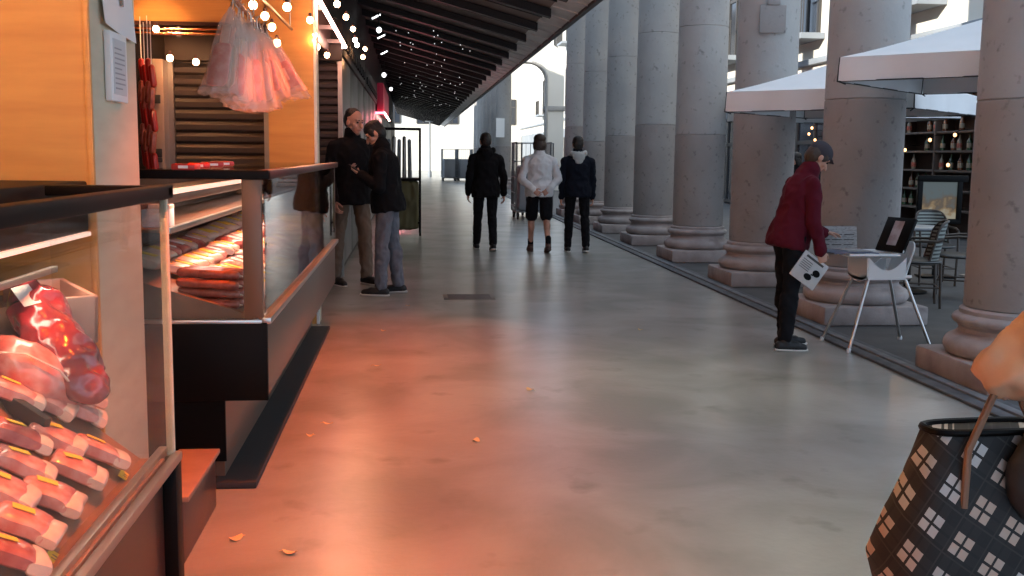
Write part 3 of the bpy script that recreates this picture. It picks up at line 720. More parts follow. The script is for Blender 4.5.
for i in range(12):
    r, q = divmod(i, 3); x = -.87 + .012 * ((i * 7) % 3); y = 4.66 + q * .05 + .02 * (r % 2); z = .80 + r * .042
    if s0 is None:
        s0 = thing('salami', 'dark red salami stick stacked at the end of the second counter', 'salami', (x, y, z), 0, 'salami sticks in the second counter')
        MB().cap((-.13, 0, 0), (.1, 0, -.015), .021, .021, 12).build('stick', m_sausage, s0); MB().cap((.1, 0, -.015), (.13, 0, -.018), .01, .004, 8).build('tied_end', m_fat, s0)
    else: dup(s0, (x, y, z))
for i, (px, py) in enumerate([(186, 166), (199, 165), (212, 166), (222, 166)]):
    p = on_x(px, 166, -.95 - .03 * i); t = thing('red_packet', '%s red packet on top of the second counter' % ORD[i], 'packet', (p.x, p.y, 1.372), R(10 * i), 'red packets on the counter top')
    MB().box((-.05, -.06, 0), (.05, .06, .028), .008).build('packet', m_red, t); MB().box((-.02, -.0615, .008), (.02, -.06, .02)).build('label', m_white, t)
t = thing('price_tag', 'large yellow tag standing at the back of the second counter', 'price tag', (-.84, 8.5, .86)); MB().box((-.2, 0, 0), (.12, .005, .11)).build('card', m_yellow, t); MB().box((-.2, .005, 0), (.12, .04, .008)).build('foot', m_steeld, t)
t = thing('white_carton', 'small white carton on the shelf of the second counter', 'carton', (-1.12, 4.8, 1.116)); MB().box((-.06, -.05, 0), (.06, .05, .1), .004).build('carton', m_white, t); MB().box((-.061, -.051, .08), (.061, .051, .101), .004).build('lid', m_fat, t)

# ------------------------------------------------------------------ stall fronts further along
m_pan = M('grey stall panel', (.09, .088, .085), .4, metal=.4, c2=(.06, .058, .056), scale=3)
m_sgn = M('magenta sign', (.3, .02, .05), .4, emit=((1, .06, .14), .06))
lab = ['first closed grey stall front beyond the narrow shutter', 'second closed grey stall front beyond the narrow shutter', 'stall front with glowing magenta sign far down the row', 'third grey stall front, beyond the magenta sign', 'last stall front, at the end of the row']
for i in range(5):
    y = 12.7 + i * 6.2
    t = thing('stall_front', lab[i], 'stall front', (-.86, y, 0), 0, 'stall fronts along the market')
    for q in range(3): s = MB().box((0, .08 + q * 2., .1), (.04, 1.98 + q * 2., 2.6), .01).build('panel', m_pan, t); MB().box((.04, 1.0 + q * 2, 1.0), (.07, 1.04 + q * 2, 1.25), .004).build('handle', m_steel, s)
    MB().box((0, 0, 2.6), (.07, 6.1, 3.0), .01).build('fascia', m_dark, t)
    [MB().box((.07, .3 + k * .5, 2.68), (.1, .55 + k * .5, 2.8)).build('vent', m_blackmat, t) for k in range(11)]
    if i in (2,):
        sg = MB().box((.07, .1, 2.45), (.22, 5.9, 3.1), .02).build('sign', m_sgn, t)
        MB().tube([(.24, .05, 2.4), (.24, 5.8, 2.4)], .025).build('neon_tube', m_neon, sg); MB().tube([(.24, .05, 2.4), (.0, .03, 2.4)], .025).build('neon_tube', m_neonr, sg)
for y in (25.5, 30): point((-.3, y, 2.3), (1, .2, .25), 12, .1)
# market rack with olive cover
t = thing('market_rack', 'black framed market rack with olive cover standing beyond the two men', 'rack', (-.17, 18.8, 0))
a = MB()
for x in (-.33, .33):
    for y in (0, .8): a.box((x - .018, y - .018, 0), (x + .018, y + .018, 1.9))
for z in (.22, .98, 1.88):
    a.box((-.34, -.015, z), (.34, .015, z + .03)); a.box((-.34, .785, z), (.34, .815, z + .03))
    for x in (-.33, .33): a.box((x - .012, 0, z), (x + .012, .8, z + .03))
a.build('frame', m_black, t)
a = MB(); a.box((-.31, -.03, .12), (.29, .75, .96), .04); a.remesh('cover', m_tarp, t, .02, 3, .02, 6, (1, 1, .3))
MB().box((-.33, 0, .985), (.33, .8, 1.02)).build('shelf', m_blackmat, t)
for i in range(5): MB().cap((-.25 + i * .1, .2 + .1 * (i % 3), 1.03), (-.22 + i * .09, .25, 1.68 + .05 * (i % 2)), .04, .035, 10).build('rolled_sheet', m_steeld if i % 2 else m_facgrey, t)

# roll cages
def cage(label):
    t = thing('roll_cage', label, 'roll cage', (2.75, 24.2, 0), 0, 'wire roll cages')
    MB().box((-.4, -.55, .16), (.4, .55, .2), .01).build('base', m_wire, t)
    for i, (x, y) in enumerate(((-.34, -.48), (.34, -.48), (-.34, .48), (.34, .48))):
        w = MB(); w.tube([(x - .02, y, .075), (x + .02, y, .075)], .075, 14); w.box((x - .03, y - .02, .08), (x + .03, y + .02, .165)); w.build('caster', m_blackmat, t)
    for sx in (-1, 1):
        s = MB()
        for y in (-.54, .54): s.tube([(sx * .39, y, .2), (sx * .39, y, 1.75)], .016, 6)
        for z in (.3, .6, .95, 1.3, 1.74): s.tube([(sx * .39, -.54, z), (sx * .39, .54, z)], .01, 6)
        for q in range(1, 9): s.tube([(sx * .39, -.54 + q * .12, .2), (sx * .39, -.54 + q * .12, 1.74)], .005, 5)
        s.build('wire_side', m_wire, t)
    s = MB()
    for z in (.3, .95, 1.74): s.tube([(-.39, .54, z), (.39, .54, z)], .01, 6)
    for q in range(1, 7): s.tube([(-.39 + q * .11, .54, .2), (-.39 + q * .11, .54, 1.74)], .005, 5)
    s.build('wire_back', m_wire, t)
    MB().box((-.3, -.4, .21), (.3, .45, 1.2), .02).build('crate_load', M('grey crates', (.3, .32, .35), .7), t)
    return t
cg = cage('wire roll cage behind the man in the white sweatshirt')
dup(cg, (3.0, 26.0, 0), .1, 'second wire roll cage, just behind the one near the white sweatshirt')
for i in range(4): dup(cg, (2.1 + (i % 2) * .85, 58 + (i // 2) * 1.6, 0), 0, ['far roll cage facing the corridor, of four parked at the end', 'far roll cage next to the column row, of four parked at the end', 'rear far roll cage on the corridor side', 'rear far roll cage on the column side'][i])
t = thing('lamp_post', 'thin grey post at the far end of the canopy', 'post', (1.2, 68, 0)); MB().lathe([(.12, 0), (.12, .3), (.06, .4), (.05, 3.6), (.1, 3.7), (.1, 3.75)], 16).build('post', m_facgrey, t); MB().box((-.3, -.04, 3.5), (.3, .04, 3.56)).build('arm', m_facgrey, t)

# ------------------------------------------------------------------ floor details
t = thing('floor_hatch', 'dark rectangular hatch cover set in the corridor floor', 'hatch', on_z(469, 297, .001)); MB().box((-.26, -.18, 0), (.26, .18, .005), .002).build('plate', M('hatch plate', (.13, .125, .115), .6), t); a = MB(); [a.box((-.22, y, .005), (.22, y + .02, .008)) for y in (-.12, -.04, .04, .12)]; a.build('ribs', m_kerb, t)
spots = [(377, 366, 'near the counter end'), (328, 424, 'beside the counter kick plinth'), (290, 553, 'nearest to the step block'), (236, 539, 'close to the step block corner'), (530, 390, 'in the middle of the corridor'), (476, 441, 'in the middle of the corridor nearer the camera'), (383, 331, 'near the feet of the two men'), (640, 330, 'on the pale floor'), (310, 436, 'beside the larger leaf by the plinth'), (408, 306, 'between the men and the hatch')]
for i, (px, py, l) in enumerate(spots):
    p = on_z(px, py, .004); t = thing('dry_leaf', 'tiny dry leaf on the floor ' + l, 'leaf', p, random.uniform(0, 6), 'leaf litter on the floor')
    sz = .028 if i < 6 else .018
    MB().sheet(lambda u, v: V(((u - .5) * 2 * sz, (v - .5) * 1.3 * sz * math.sin(PI * (.1 + .8 * u)), .010 * (u - .5) ** 2 * 4 + .004 * v)), 6, 4, .001).build('blade', m_leaf, t)
    MB().tube([(sz * .9, 0, .008), (sz * 1.5, .004, .004)], .0012, 5).build('stem', m_leaf, t)

# ------------------------------------------------------------------ parasols
def parasol(label, c, half, rz, z0, val, rise):
    t = thing('parasol', label, 'parasol', (c[0], c[1], 0), rz, 'cream parasols on the terrace')
    co = [(half, 0), (0, half), (-half, 0), (0, -half)]
    b = MB()
    for i in range(4):
        a, d = V((*co[i], 0)), V((*co[(i + 1) % 4], 0))
        def fn(u, v, a=a, d=d):
            p = a.lerp(d, u) * (1 - v * .97); sag = -.03 * math.sin(PI * u) * math.sin(PI * v)
            return V((p.x, p.y, z0 + rise * v ** 1.1 + sag))
        b.sheet(fn, 10, 8, .006)
    b.build('canopy', m_parasol, t)
    b = MB()
    for i in range(4):
        a, d = V((*co[i], 0)), V((*co[(i + 1) % 4], 0)); nn = (a + d).normalized()
        b.sheet(lambda u, v, a=a, d=d, nn=nn: V((*(a.lerp(d, u) + nn * (.015 * v * math.sin(u * 19) + .01 * v)).to_2d(), z0 - val * v)), 24, 3, .004)
    b.build('valance', m_parasol, t)
    b = MB()
    for i in range(4):
        a, d = V((*co[i], 0)), V((*co[(i + 1) % 4], 0)); nn = (a + d).normalized()
        b.tube([(*(a.lerp(d, q / 12) + nn * .012).to_2d(), z0 - val) for q in range(13)], .006, 6)
        b.tube([(*co[i], z0), (co[i][0] * 1.01, co[i][1] * 1.01, z0 - val), (co[i][0] * .96, co[i][1] * .96, z0 - val - .02)], .006, 6)
    b.build('hem_cord', m_blackmat, t)
    for i in range(4):
        MB().tube([(co[i][0] * .98, co[i][1] * .98, z0 - .01), (0, 0, z0 + rise - .03)], .012, 6).build('rib', m_steeld, t)
    MB().tube([(0, 0, .1), (0, 0, z0 + rise + .06)], .025, 12).build('pole', m_steeld, t)
    MB().lathe([(.26, 0), (.26, .06), (.06, .1), (.035, .3)], 24).build('base', m_blackmat, t)
parasol('cream parasol nearest the camera, its corner reaching out between the first two columns', (4.58, 7.87), 1.33, 0, 2.215, .18, .36)
parasol('cream parasol between the second and third columns, behind the woman', (4.52, 10.56), 1.33, 0, 2.11, .2, .36)
parasol('cream parasol set back on the terrace over the wicker chairs', (5.66, 13.75), 1.6, PI / 4, 2.32, .36, .4)

# ------------------------------------------------------------------ restaurant front
t = thing('back_bar', 'dark wooden restaurant shelving full of bottles and warm lights', 'shelving', (FX - .1, 14, 0))
MB().box((.35, -1, 0), (.45, 8.5, 2.95)).build('back', m_darkwood, t)
for i in range(7): MB().box((-.02, -1, .5 + i * .36), (.36, 8.5, .54 + i * .36), .004).build('shelf', m_darkwood, t)
for i in range(7): MB().box((-.03, -1 + i * 1.55, 0), (.36, -.94 + i * 1.55, 2.95), .004).build('upright', m_darkwood, t)
MB().box((-.04, 3.2, 2.66), (-.02, 8.3, 2.7)).build('light_strip', m_warm, t)
btl = None
mb_ = [M('amber bottle', (.12, .04, .015), .15, coat=.5), M('pale bottle', (.25, .22, .16), .2, coat=.5), M('green bottle', (.03, .07, .03), .15, coat=.5)]
protos = []; m_lab = M('bottle label', (.3, .25, .18), .6)
for v in range(3):
    b = thing('bottle', 'bottle on the restaurant shelving', 'bottle', (0, 0, 0), 0, 'bottles on the restaurant shelves')
    MB().lathe([(.02, 0), (.045, .005), (.047, .17), (.018, .22), (.016, .28), (.018, .29)], 12).build('body', mb_[v], b); MB().lathe([(.0475, .05), (.0482, .055), (.0482, .13), (.0475, .135)], 12).build('label', m_lab if v != 1 else m_sausage, b); protos.append(b)
usedp = set()
for i in range(7):
    for q in range(16):
        if random.random() < .3: continue
        v = random.choice((0, 0, 1, 2) if i < 6 else (0, 1, 0)); loc = (FX + .0, 17.6 + q * .3 + random.uniform(-.06, .06), .542 + i * .36)
        if v not in usedp: usedp.add(v); protos[v].location = loc
        else: dup(protos[v], loc)
for i, (px, py) in enumerate([(919, 184), (930, 140), (955, 135), (905, 150), (948, 165), (812, 128), (815, 140), (809, 134)]):
    p = on_x(px, py, FX - .25); t = thing('shelf_lamp', '%s tiny warm lamp glowing in the restaurant front' % ORD[i], 'lamp', p, 0, 'warm lamps of the restaurant')
    MB().ell((0, 0, 0), (.03, .03, .036), n=8).build('globe', m_warm, t); MB().tube([(0, 0, .03), (.1, 0, .09), (.3, 0, .09)], .008, 6).build('arm', m_black, t)
point((FX - .8, 19, 2.55), (1, .5, .2), 5, .1); point((FX - .8, 25, 2.3), (1, .4, .2), 6, .1)
# glowing screen on a stand
def screen_mat():
    m, nt, b = _nodes('glowing fire picture'); n = _noise(nt, 9, 5); tc = nt.nodes.new('ShaderNodeTexCoord')
    sp_ = nt.nodes.new('ShaderNodeSeparateXYZ'); nt.links.new(tc.outputs['Object'], sp_.inputs[0])
    ad = nt.nodes.new('ShaderNodeMath'); ad.operation = 'MULTIPLY_ADD'; ad.inputs[1].default_value = -1.5; ad.inputs[2].default_value = .55
    nt.links.new(sp_.outputs[2], ad.inputs[0]); s2 = nt.nodes.new('ShaderNodeMath'); s2.operation = 'ADD'; nt.links.new(ad.outputs[0], s2.inputs[0]); nt.links.new(n.outputs[0], s2.inputs[1])
    r = nt.nodes.new('ShaderNodeValToRGB'); e = r.color_ramp.elements
    e[0].position = .55; e[0].color = (.24, .3, .3, 1); e[1].position = .85; e[1].color = (.75, .5, .22, 1)
    x = e.new(.95); x.color = (.95, .85, .6, 1); x = e.new(.72); x.color = (.3, .2, .1, 1)
    nt.links.new(s2.outputs[0], r.inputs[0]); b.inputs['Base Color'].default_value = (.02, .02, .02, 1)
    nt.links.new(r.outputs[0], b.inputs['Emission Color']); b.inputs['Emission Strength'].default_value = .2
    return m
t = thing('lit_screen', 'black framed glowing screen with a fire picture above the wicker chairs', 'screen', (6.47, 12.4, .7), R(-8))
a = MB(); [a.box(*q, .006) for q in (((-.27, -.03, -.03), (.27, .03, .03)), ((-.27, -.03, .48), (.33, .03, .56)), ((-.27, -.03, 0), (-.21, .03, .5)), ((.21, -.03, 0), (.27, .03, .5)))]; a.build('frame', m_black, t)
MB().box((-.22, -.005, .01), (.22, .02, .5)).build('screen', screen_mat(), t)
a = MB(); a.box((-.03, -.02, -.68), (.03, .02, -.02)); a.box((-.2, -.15, -.695), (.2, .15, -.67), .006); a.build('stand', m_black, t)
t = thing('terrace_post', 'pale blue slim post beside the glowing screen', 'post', (6.98, 12.5, 0)); MB().box((-.04, -.04, 0), (.04, .04, 1.95), .006).build('shaft', M('pale blue paint', (.32, .42, .48), .5), t); MB().box((-.09, -.09, 0), (.09, .09, .02), .004).build('foot_plate', m_steeld, t)
# wicker chairs and table
def wchair(label, loc, rz):
    t = thing('wicker_chair', label, 'chair', loc, rz, 'wicker terrace chairs')
    for sx in (-1, 1):
        MB().tube([(sx * .2, .2, 0), (sx * .21, .2, .45), (sx * .215, .16, .64)], .014).build('leg', m_cane, t)
        MB().tube([(sx * .19, -.22, 0), (sx * .2, -.2, .45)], .014).build('leg', m_cane, t)
        MB().tube([(sx * .215, .16, .64), (sx * .235, .0, .66), (sx * .225, -.16, .66), (sx * .2, -.22, .68)], .014).build('armrest', m_cane, t)
    s = MB(); s.lathe([(.05, .43), (.21, .43), (.235, .445), (.235, .46), (.2, .475), (.05, .47)], 28); s.build('seat', m_wickd, t)
    def bk(u, v):
        a = (u - .5) * 2.0; return V((.235 * math.sin(a) * (1 - .12 * v), -.235 * math.cos(a) + .03 - .07 * v, .47 + v * .38 * (1 - .25 * (2 * u - 1) ** 4)))
    MB().sheet(bk, 20, 10, .012).build('back', m_wick, t)
    MB().tube([bk(0, 0)] + [bk(0, q / 6) for q in range(1, 7)] + [bk(q / 16, 1) for q in range(1, 16)] + [bk(1, 1 - q / 6) for q in range(0, 7)], .014).build('back_frame', m_cane, t)
    MB().tube([(.19, .19, .2), (.185, -.2, .2), (-.185, -.2, .2), (-.19, .19, .2)], .008, closed=True).build('stretcher', m_cane, t)
    return t
wc = wchair('dark wicker chair nearest to the corridor, side on', (5.02, 10.0, 0), R(70))
for loc, rz, l in [((5.28, 11.9, 0), R(200), 'wicker chair with pale woven back next to the second column'), ((6.1, 11.75, 0), R(170), 'wicker chair with pale woven back below the glowing screen'), ((5.75, 10.55, 0), R(60), 'dark wicker chair half behind the nearest column')]:
    dup(wc, loc, rz, l)
t = thing('bistro_table', 'round grey bistro table between the wicker chairs', 'table', (5.42, 11.0, 0))
MB().lathe([(.05, .70), (.33, .70), (.34, .71), (.34, .725), (.33, .732), (.05, .732)], 36).build('tabletop', m_table, t); MB().tube([(0, 0, .05), (0, 0, .7)], .03, 12).build('stem', m_black, t); MB().lathe([(.22, 0), (.22, .02), (.04, .06)], 24).build('foot', m_black, t)

# ------------------------------------------------------------------ white high chair with papers
hc = thing('high_chair', 'white plastic high chair with splayed metal legs beside the woman', 'high chair', (3.62, 7.8, 0))
feet = [(-.36, -.34), (-.3, .2), (.36, .36), (.34, -.05)]
feet = [(-.33, -.27), (-.33, .25), (.33, .27), (.33, -.25)]
tops = [(-.14, -.13), (-.14, .13), (.14, .13), (.14, -.13)]
for fpt, tp in zip(feet, tops):
    l = MB().tube([(*fpt, 0.012), (*tp, .56)], .0125, 10).build('leg', m_steel, hc); MB().lathe([(.018, 0), (.018, .02), (.013, .03)], 12, (*fpt, 0)).build('foot_cap', m_plastic, l)
a = MB(); a.sheet(lambda u, v: V(((u - .5) * .36, (v - .5) * .34, .545 + .03 * (abs(2 * v - 1)) ** 3)), 12, 12, .02); a.build('seat', m_plastic, hc)
def shell(u, v):
    a = (u - .5) * 1.9; return V((.155 * math.cos(a) + .04 + .06 * v, .19 * math.sin(a), .55 + v * (.27 - .1 * abs(2 * u - 1) ** 2)))
MB().sheet(shell, 18, 10, .012).build('backrest', m_plastic, hc)
for s in (-1, 1):
    MB().sheet(lambda u, v: V((-.17 + .3 * u, s * (.185 - .01 * u), .54 + v * (.17 - .1 * math.sin(PI * u)))), 12, 6, .01).build('side_panel', m_plastic, hc)
a = MB(); a.sheet(lambda u, v: V((-.34 + u * .4, (v - .5) * .44, .722 + .018 * max(abs(2 * u - 1), abs(2 * v - 1)) ** 8)), 16, 16, .016); a.build('tray', m_plastic, hc)
MB().sheet(lambda u, v: V((-.18, (v - .5) * .36, .56 + u * .16 - .05 * math.sin(PI * v) * (1 - u))), 6, 12, .01).build('front_apron', m_plastic, hc)
m_news = M('newsprint', (.42, .4, .39), .8, c2=(.3, .29, .28), scale=40, stretch=(1, 1, 3), lo=.45, hi=.6)
t = thing('menu_board', 'dark framed board with a pale picture leaning on the high chair back', 'board', (3.665, 7.74, .745)); t.rotation_euler = (0, R(24), R(17))
MB().box((-.012, -.15, 0), (.012, .15, .28), .004).build('frame', m_black, t); a = MB().box((-.0135, -.05, .05), (-.012, .05, .25)).build('picture', M('pale print', (.42, .4, .42), .5, c2=(.2, .12, .1), scale=9), t)
a2 = MB().box((-.0135, -.151, .0), (.0, -.15, .02)).build('corner', m_steeld, t)
t = thing('magazine', 'dark blue magazine lying over the high chair tray', 'magazine', (3.34, 7.74, .745), R(4)); MB().sheet(lambda u, v: V(((u - .5) * .36, (v - .5) * .26, .008 * math.sin(PI * u))), 10, 4, .008).build('cover', M('blue cover', (.06, .08, .15), .35, c2=(.2, .23, .3), scale=8), t); MB().box((-.05, -.12, .011), (.14, .1, .013)).build('page', m_news, t)
t = thing('newspaper', 'grey newspaper page standing upright behind the tray, touched by the woman', 'newspaper', (3.34, 7.98, .745), R(2))
MB().sheet(lambda u, v: V(((u - .5) * .34, .03 * v + .01 * math.sin(5 * u), v * .175)), 12, 6, .003).build('page', m_news, t)
a = MB(); [a.box((-.14 + q % 3 * .1, -.004, .03 + q // 3 * .04), (-.06 + q % 3 * .1, -.002, .036 + q // 3 * .04)) for q in range(9)]; a.build('print_lines', m_frame, t)

# ------------------------------------------------------------------ people
def rotm(ax, deg): return Matrix.Rotation(R(deg), 3, ax)
def hand(mb, wrist, d, n, side, curl=(25, 30, 25), thumb_in=.35):
    """palm, four unequal fingers, a thumb; d fingers, n palm normal, side +1 puts the thumb on d x n"""
    d = V(d).normalized(); n = V(n); n = (n - d * n.dot(d)).normalized(); t = d.cross(n).normalized() * side
    w = V(wrist)
    mb.loft([(w - d * .02, t, n, .026, .021), (w + d * .01, t, n, .028, .018), (w + d * .045, t, n, .04, .0165), (w + d * .085, t, n, .042, .013), (w + d * .095, t, n, .036, .010)], 14)
    for off, L in zip((.033, .011, -.011, -.033), (.070, .078, .073, .056)):
        p = w + d * (.086 - abs(off) * .12) + t * off; dd = d.copy() + t * off * 1.6; dd.normalize(); r = .0085
        ang = 0
        for q, (fr, c) in enumerate(zip((.45, .31, .24), curl)):
            ang += c; v = (dd * math.cos(R(ang)) + n * math.sin(R(ang))); p2 = p + v * L * fr
            mb.cap(p, p2, r, r * .92, 8); p = p2; r *= .92
    p = w + d * .028 + t * .03; v = (d * .62 + t * .62 + n * thumb_in).normalized(); p2 = p + v * .042; mb.cap(p, p2, .013, .0105, 8)
    v2 = (d * .85 + t * .2 + n * (thumb_in + .25)).normalized(); mb.cap(p2, p2 + v2 * .034, .0105, .009, 8)

def person(label, loc, rz, H, lean=0, twist=0, headp=0, heady=0, headr=0, legs=((0, 0, 3), (0, 0, 3)), arms=None, top=None, bottom=None, shoes=m_shoe, hair=m_hair, hairstyle='short',
           shorts=False, hood=None, collar=True, sole=m_sole, socks=None, beard=False, cap=None, female=False, puffer=False, hands=None, jacket_len=.1, glasses=False):
    """faces local +y; legs = (thigh forward deg, knee bend deg, spread deg) for the -x then +x leg; arms = ((upper dir), (fore dir)) likewise"""
    s = H / 1.75
    t = thing('person', label, 'person', loc, rz)
    hx = .095; thigh, shin = .435, .435
    legj = []
    for i, sx in enumerate((-1, 1)):
        f, k, sp = legs[i]
        h = V((sx * hx, 0, 0)); td = V((sx * math.sin(R(sp)), math.sin(R(f)), -math.cos(R(f)))).normalized(); kn = h + td * thigh
        sd = V((sx * math.sin(R(sp)) * .4, math.sin(R(f - k)), -math.cos(R(f - k)))).normalized(); an = kn + sd * shin
        legj.append((h, kn, an, f - k))
    low = min(j[2].z for j in legj); pz = .075 - low
    LR = Matrix.Rotation(R(-lean), 3, 'X') @ Matrix.Rotation(R(twist), 3, 'Z')
    P = lambda v: V(v) * s
    pel = V((0, 0, pz))
    def T(x, y, z): return pel + LR @ V((x, y, z))
    ax, ay = LR @ V((1, 0, 0)), LR @ V((0, 1, 0))
    shw = .175 if female else .195
    sh = [T(-shw, -.01, .435), T(shw, -.01, .435)]
    ua, fa = .29, .255
    armj = []
    for i in range(2):
        u, f = arms[i]; u = V(u).normalized(); f = V(f).normalized(); e = sh[i] + u * ua; w = e + f * fa
        armj.append((sh[i], e, w, f))
    neck = T(0, -.005, .53); hc_ = neck + (LR @ rotm('X', -headp * .4)) @ V((0, .025, .155))
    HR = LR @ rotm('Z', heady) @ rotm('X', -headp) @ rotm('Y', headr)
    def Hd(x, y, z): return hc_ + HR @ V((x, y, z))
    fem = .93 if female else 1
    # body: one continuous surface
    b = MB()
    tor = [(-.1, .14, .10), (0, .165, .115), (.12, .14, .1), (.25, .15, .112), (.36, .165, .12), (.43, .16, .10), (.48, .11, .085), (.52, .07, .065)]
    b.loft([(T(0, 0, z) * 1, ax, ay, rx * .94 * fem, ry * .92) for z, rx, ry in tor])
    b.cap(T(0, -.005, .47), Hd(0, -.01, -.06), .062, .056)
    b.ell(Hd(0, -.008, .028), (.075, .094, .098), HR); b.ell(Hd(0, .022, -.045), (.059, .07, .08), HR); b.ell(Hd(0, .062, -.092), (.03, .028, .026), HR)
    b.cap(Hd(0, .09, .012), Hd(0, .112, -.028), .009, .0145); b.cap(Hd(-.04, .072, .034), Hd(.04, .072, .034), .014, .014)
    b.ell(Hd(-.048, .055, -.022), (.022, .025, .022), HR); b.ell(Hd(.048, .055, -.022), (.022, .025, .022), HR)
    for sx in (-1, 1): b.ell(Hd(sx * .077, -.008, -.008), (.01, .021, .031), HR, 8)
    for i, (a0, e, w, f) in enumerate(armj):
        b.cap(a0, e, .05, .04); b.cap(e, w, .042, .027); b.cap(T(0, -.01, .47), a0, .055, .045)
        hn = hands[i] if hands else None
        sx = (-1, 1)[i]
        n = V(hn['n']) if hn else V((-sx, .1, 0)); dd = V(hn['d']) if hn and 'd' in hn else f
        dn = dd.normalized(); tt = dn.cross((n - dn * n.dot(dn)).normalized())
        want = V(hn['thumb']) if hn and 'thumb' in hn else V((0, 1, 0))
        hand(b, w, dd, n, 1 if tt.dot(want) > 0 else -1, hn.get('curl', (25, 30, 25)) if hn else (22, 30, 22))
    for i, (h, kn, an, ang) in enumerate(legj):
        h, kn, an = pel + h, pel + kn, pel + an
        b.cap(h, kn, .082, .052); b.cap(kn, an, .053, .036); b.ell(kn.lerp(an, .3) + V((0, -.02, 0)), (.05, .052, .1))
        ft = V((0, math.cos(R(ang * .5)), math.sin(R(ang * .5)) if ang > 0 else math.sin(R(ang * .6)))).normalized()
        b.cap(an + V((0, -.02, -.035)), an + ft * .15 + V((0, 0, -.045)), .034, .028)
    for v in b.bm.verts: v.co *= s
    body = b.remesh('body', m_skin, t, .0052, 3)
    # face
    for sx in (-1, 1): MB().ell(Hd(sx * .031, .078, .012) * s, (.0135 * s, .009 * s, .0075 * s), HR, 6).build('eye', m_eye, body)
    for sx in (-1, 1): MB().cap(Hd(sx * .016, .088, .036) * s, Hd(sx * .047, .077, .036) * s, .0045 * s, .004 * s, 6).build('eyebrow', hair, body)
    MB().cap(Hd(-.02, .087, -.058) * s, Hd(.02, .087, -.058) * s, .0065 * s, .0065 * s, 8).build('mouth', m_lip, body)
    # hair
    b = MB()
    b.ell(Hd(0, -.014, .066), (.079, .096, .072), HR); b.ell(Hd(0, -.048, .01), (.078, .064, .098), HR)
    for sx in (-1, 1): b.ell(Hd(sx * .066, .018, .03), (.018, .035, .045), HR, 8)
    if hairstyle == 'full':
        b.ell(Hd(0, -.045, -.03), (.088, .075, .09), HR); b.ell(Hd(0, -.02, .075), (.09, .1, .075), HR)
        for sx in (-1, 1): b.ell(Hd(sx * .074, -.02, -.02), (.026, .05, .075), HR, 8)
    if hairstyle == 'thin':
        b.free = None; b.bm.free(); b = MB(); b.ell(Hd(0, -.05, .02), (.078, .062, .09), HR); b.ell(Hd(0, -.03, .07), (.075, .08, .066), HR)
    for v in b.bm.verts: v.co *= s
    b.remesh('hair', hair, t, .007, 3, .004, 30, (1, 1, 1))
    if beard:
        b = MB(); b.ell(Hd(0, .035, -.082), (.056, .06, .042), HR); b.cap(Hd(-.022, .09, -.043), Hd(.022, .09, -.043), .007, .007)
        for v in b.bm.verts: v.co *= s
        b.remesh('beard', hair, t, .006, 2)
    if cap:
        b = MB(); b.ell(Hd(0, -.01, .06), (.09, .108, .085), HR); b.cap(Hd(-.045, .09, .052), Hd(.045, .09, .052), .02, .02, 10, HR @ V((0, 0, 1)), .35); b.cap(Hd(-.03, .105, .045), Hd(.03, .115, .045), .02, .02, 10, HR @ V((0, 0, 1)), .3)
        for v in b.bm.verts: v.co *= s
        b.remesh('cap', cap, t, .007, 2)
    # bottom
    b = MB(); kz = .55 if shorts else 1.0
    b.loft([(T(0, 0, z), ax, ay, rx * 1.05 * fem, ry * 1.08) for z, rx, ry in ((-.1, .15, .11), (-.02, .172, .122), (.06, .162, .115), (.1, .15, .105))])
    for h, kn, an, ang in legj:
        h, kn, an = pel + h, pel + kn, pel + an
        if shorts: b.cap(h, h.lerp(kn, .9), .095, .092)
        else:
            b.cap(h, kn, .092, .066); b.cap(kn, kn.lerp(an, .93), .068, .055 if female or bottom is m_bjean else .06); b.ell(kn.lerp(an, .25) + V((0, -.018, 0)), (.062, .064, .12))
    for v in b.bm.verts: v.co *= s
    b.remesh('shorts' if shorts else 'trousers', bottom, t, .009, 3, .008, 11, (1, 1, .8))
    # jacket
    b = MB(); g = 1.0
    jl = -jacket_len
    tj = [(jl, .206, .166), (jl + .05, .212, .172), (.05, .204, .162), (.14, .183, .142), (.26, .185, .146), (.36, .197, .148), (.42, .195, .132), (.46, .17, .115), (.495, .125, .098), (.525, .085, .08)]
    bulk = 1.22 if puffer else 1
    b.loft([(T(0, -.004, z), ax, ay, rx * fem * bulk, ry * bulk) for z, rx, ry in tj], 24)
    for i, (a0, e, w, f) in enumerate(armj):
        cu = w - f * .005
        if puffer:
            for q in range(6): p = a0.lerp(e, q / 5); b.ell(p, (.088, .088, .08))
            b.cap(e, w + f * .03, .078, .062)
            for q in range(1, 6): p = e.lerp(w + f * .04, q / 5); b.ell(p, (.084 - .003 * q, .084 - .003 * q, .06))
        else:
            b.cap(a0, e, .064, .055); b.cap(e, cu, .056, .043); b.cap(T(0, -.015, .49), a0, .07, .058); b.cap(e.lerp(cu, .85), cu, .049, .045)
    if collar: b.cap(T(0, -.01, .52), neck.lerp(hc_, .38), .085, .074)
    for v in b.bm.verts: v.co *= s
    b.remesh('jacket', top, t, .009, 3 if not puffer else 2, .011 if not puffer else .014, 8 if not puffer else 11, (1, 1, .9))
    if hood:
        b = MB(); rg = []
        for q in range(13):
            a = 2 * PI * q / 12; b.ell(T(.105 * math.sin(a), -.02 - .075 * math.cos(a), .54 - .02 * math.cos(a) + (.02 if math.cos(a) > 0 else -.02)), (.038, .04, .042 if math.cos(a) > -.3 else .03), None, 8)
        b.ell(T(0, -.11, .5), (.09, .045, .075), LR); b.ell(T(0, -.12, .44), (.06, .035, .06), LR)
        for v in b.bm.verts: v.co *= s
        b.remesh('hood', hood, t, .009, 3, .006, 12, (1, 1, 1))
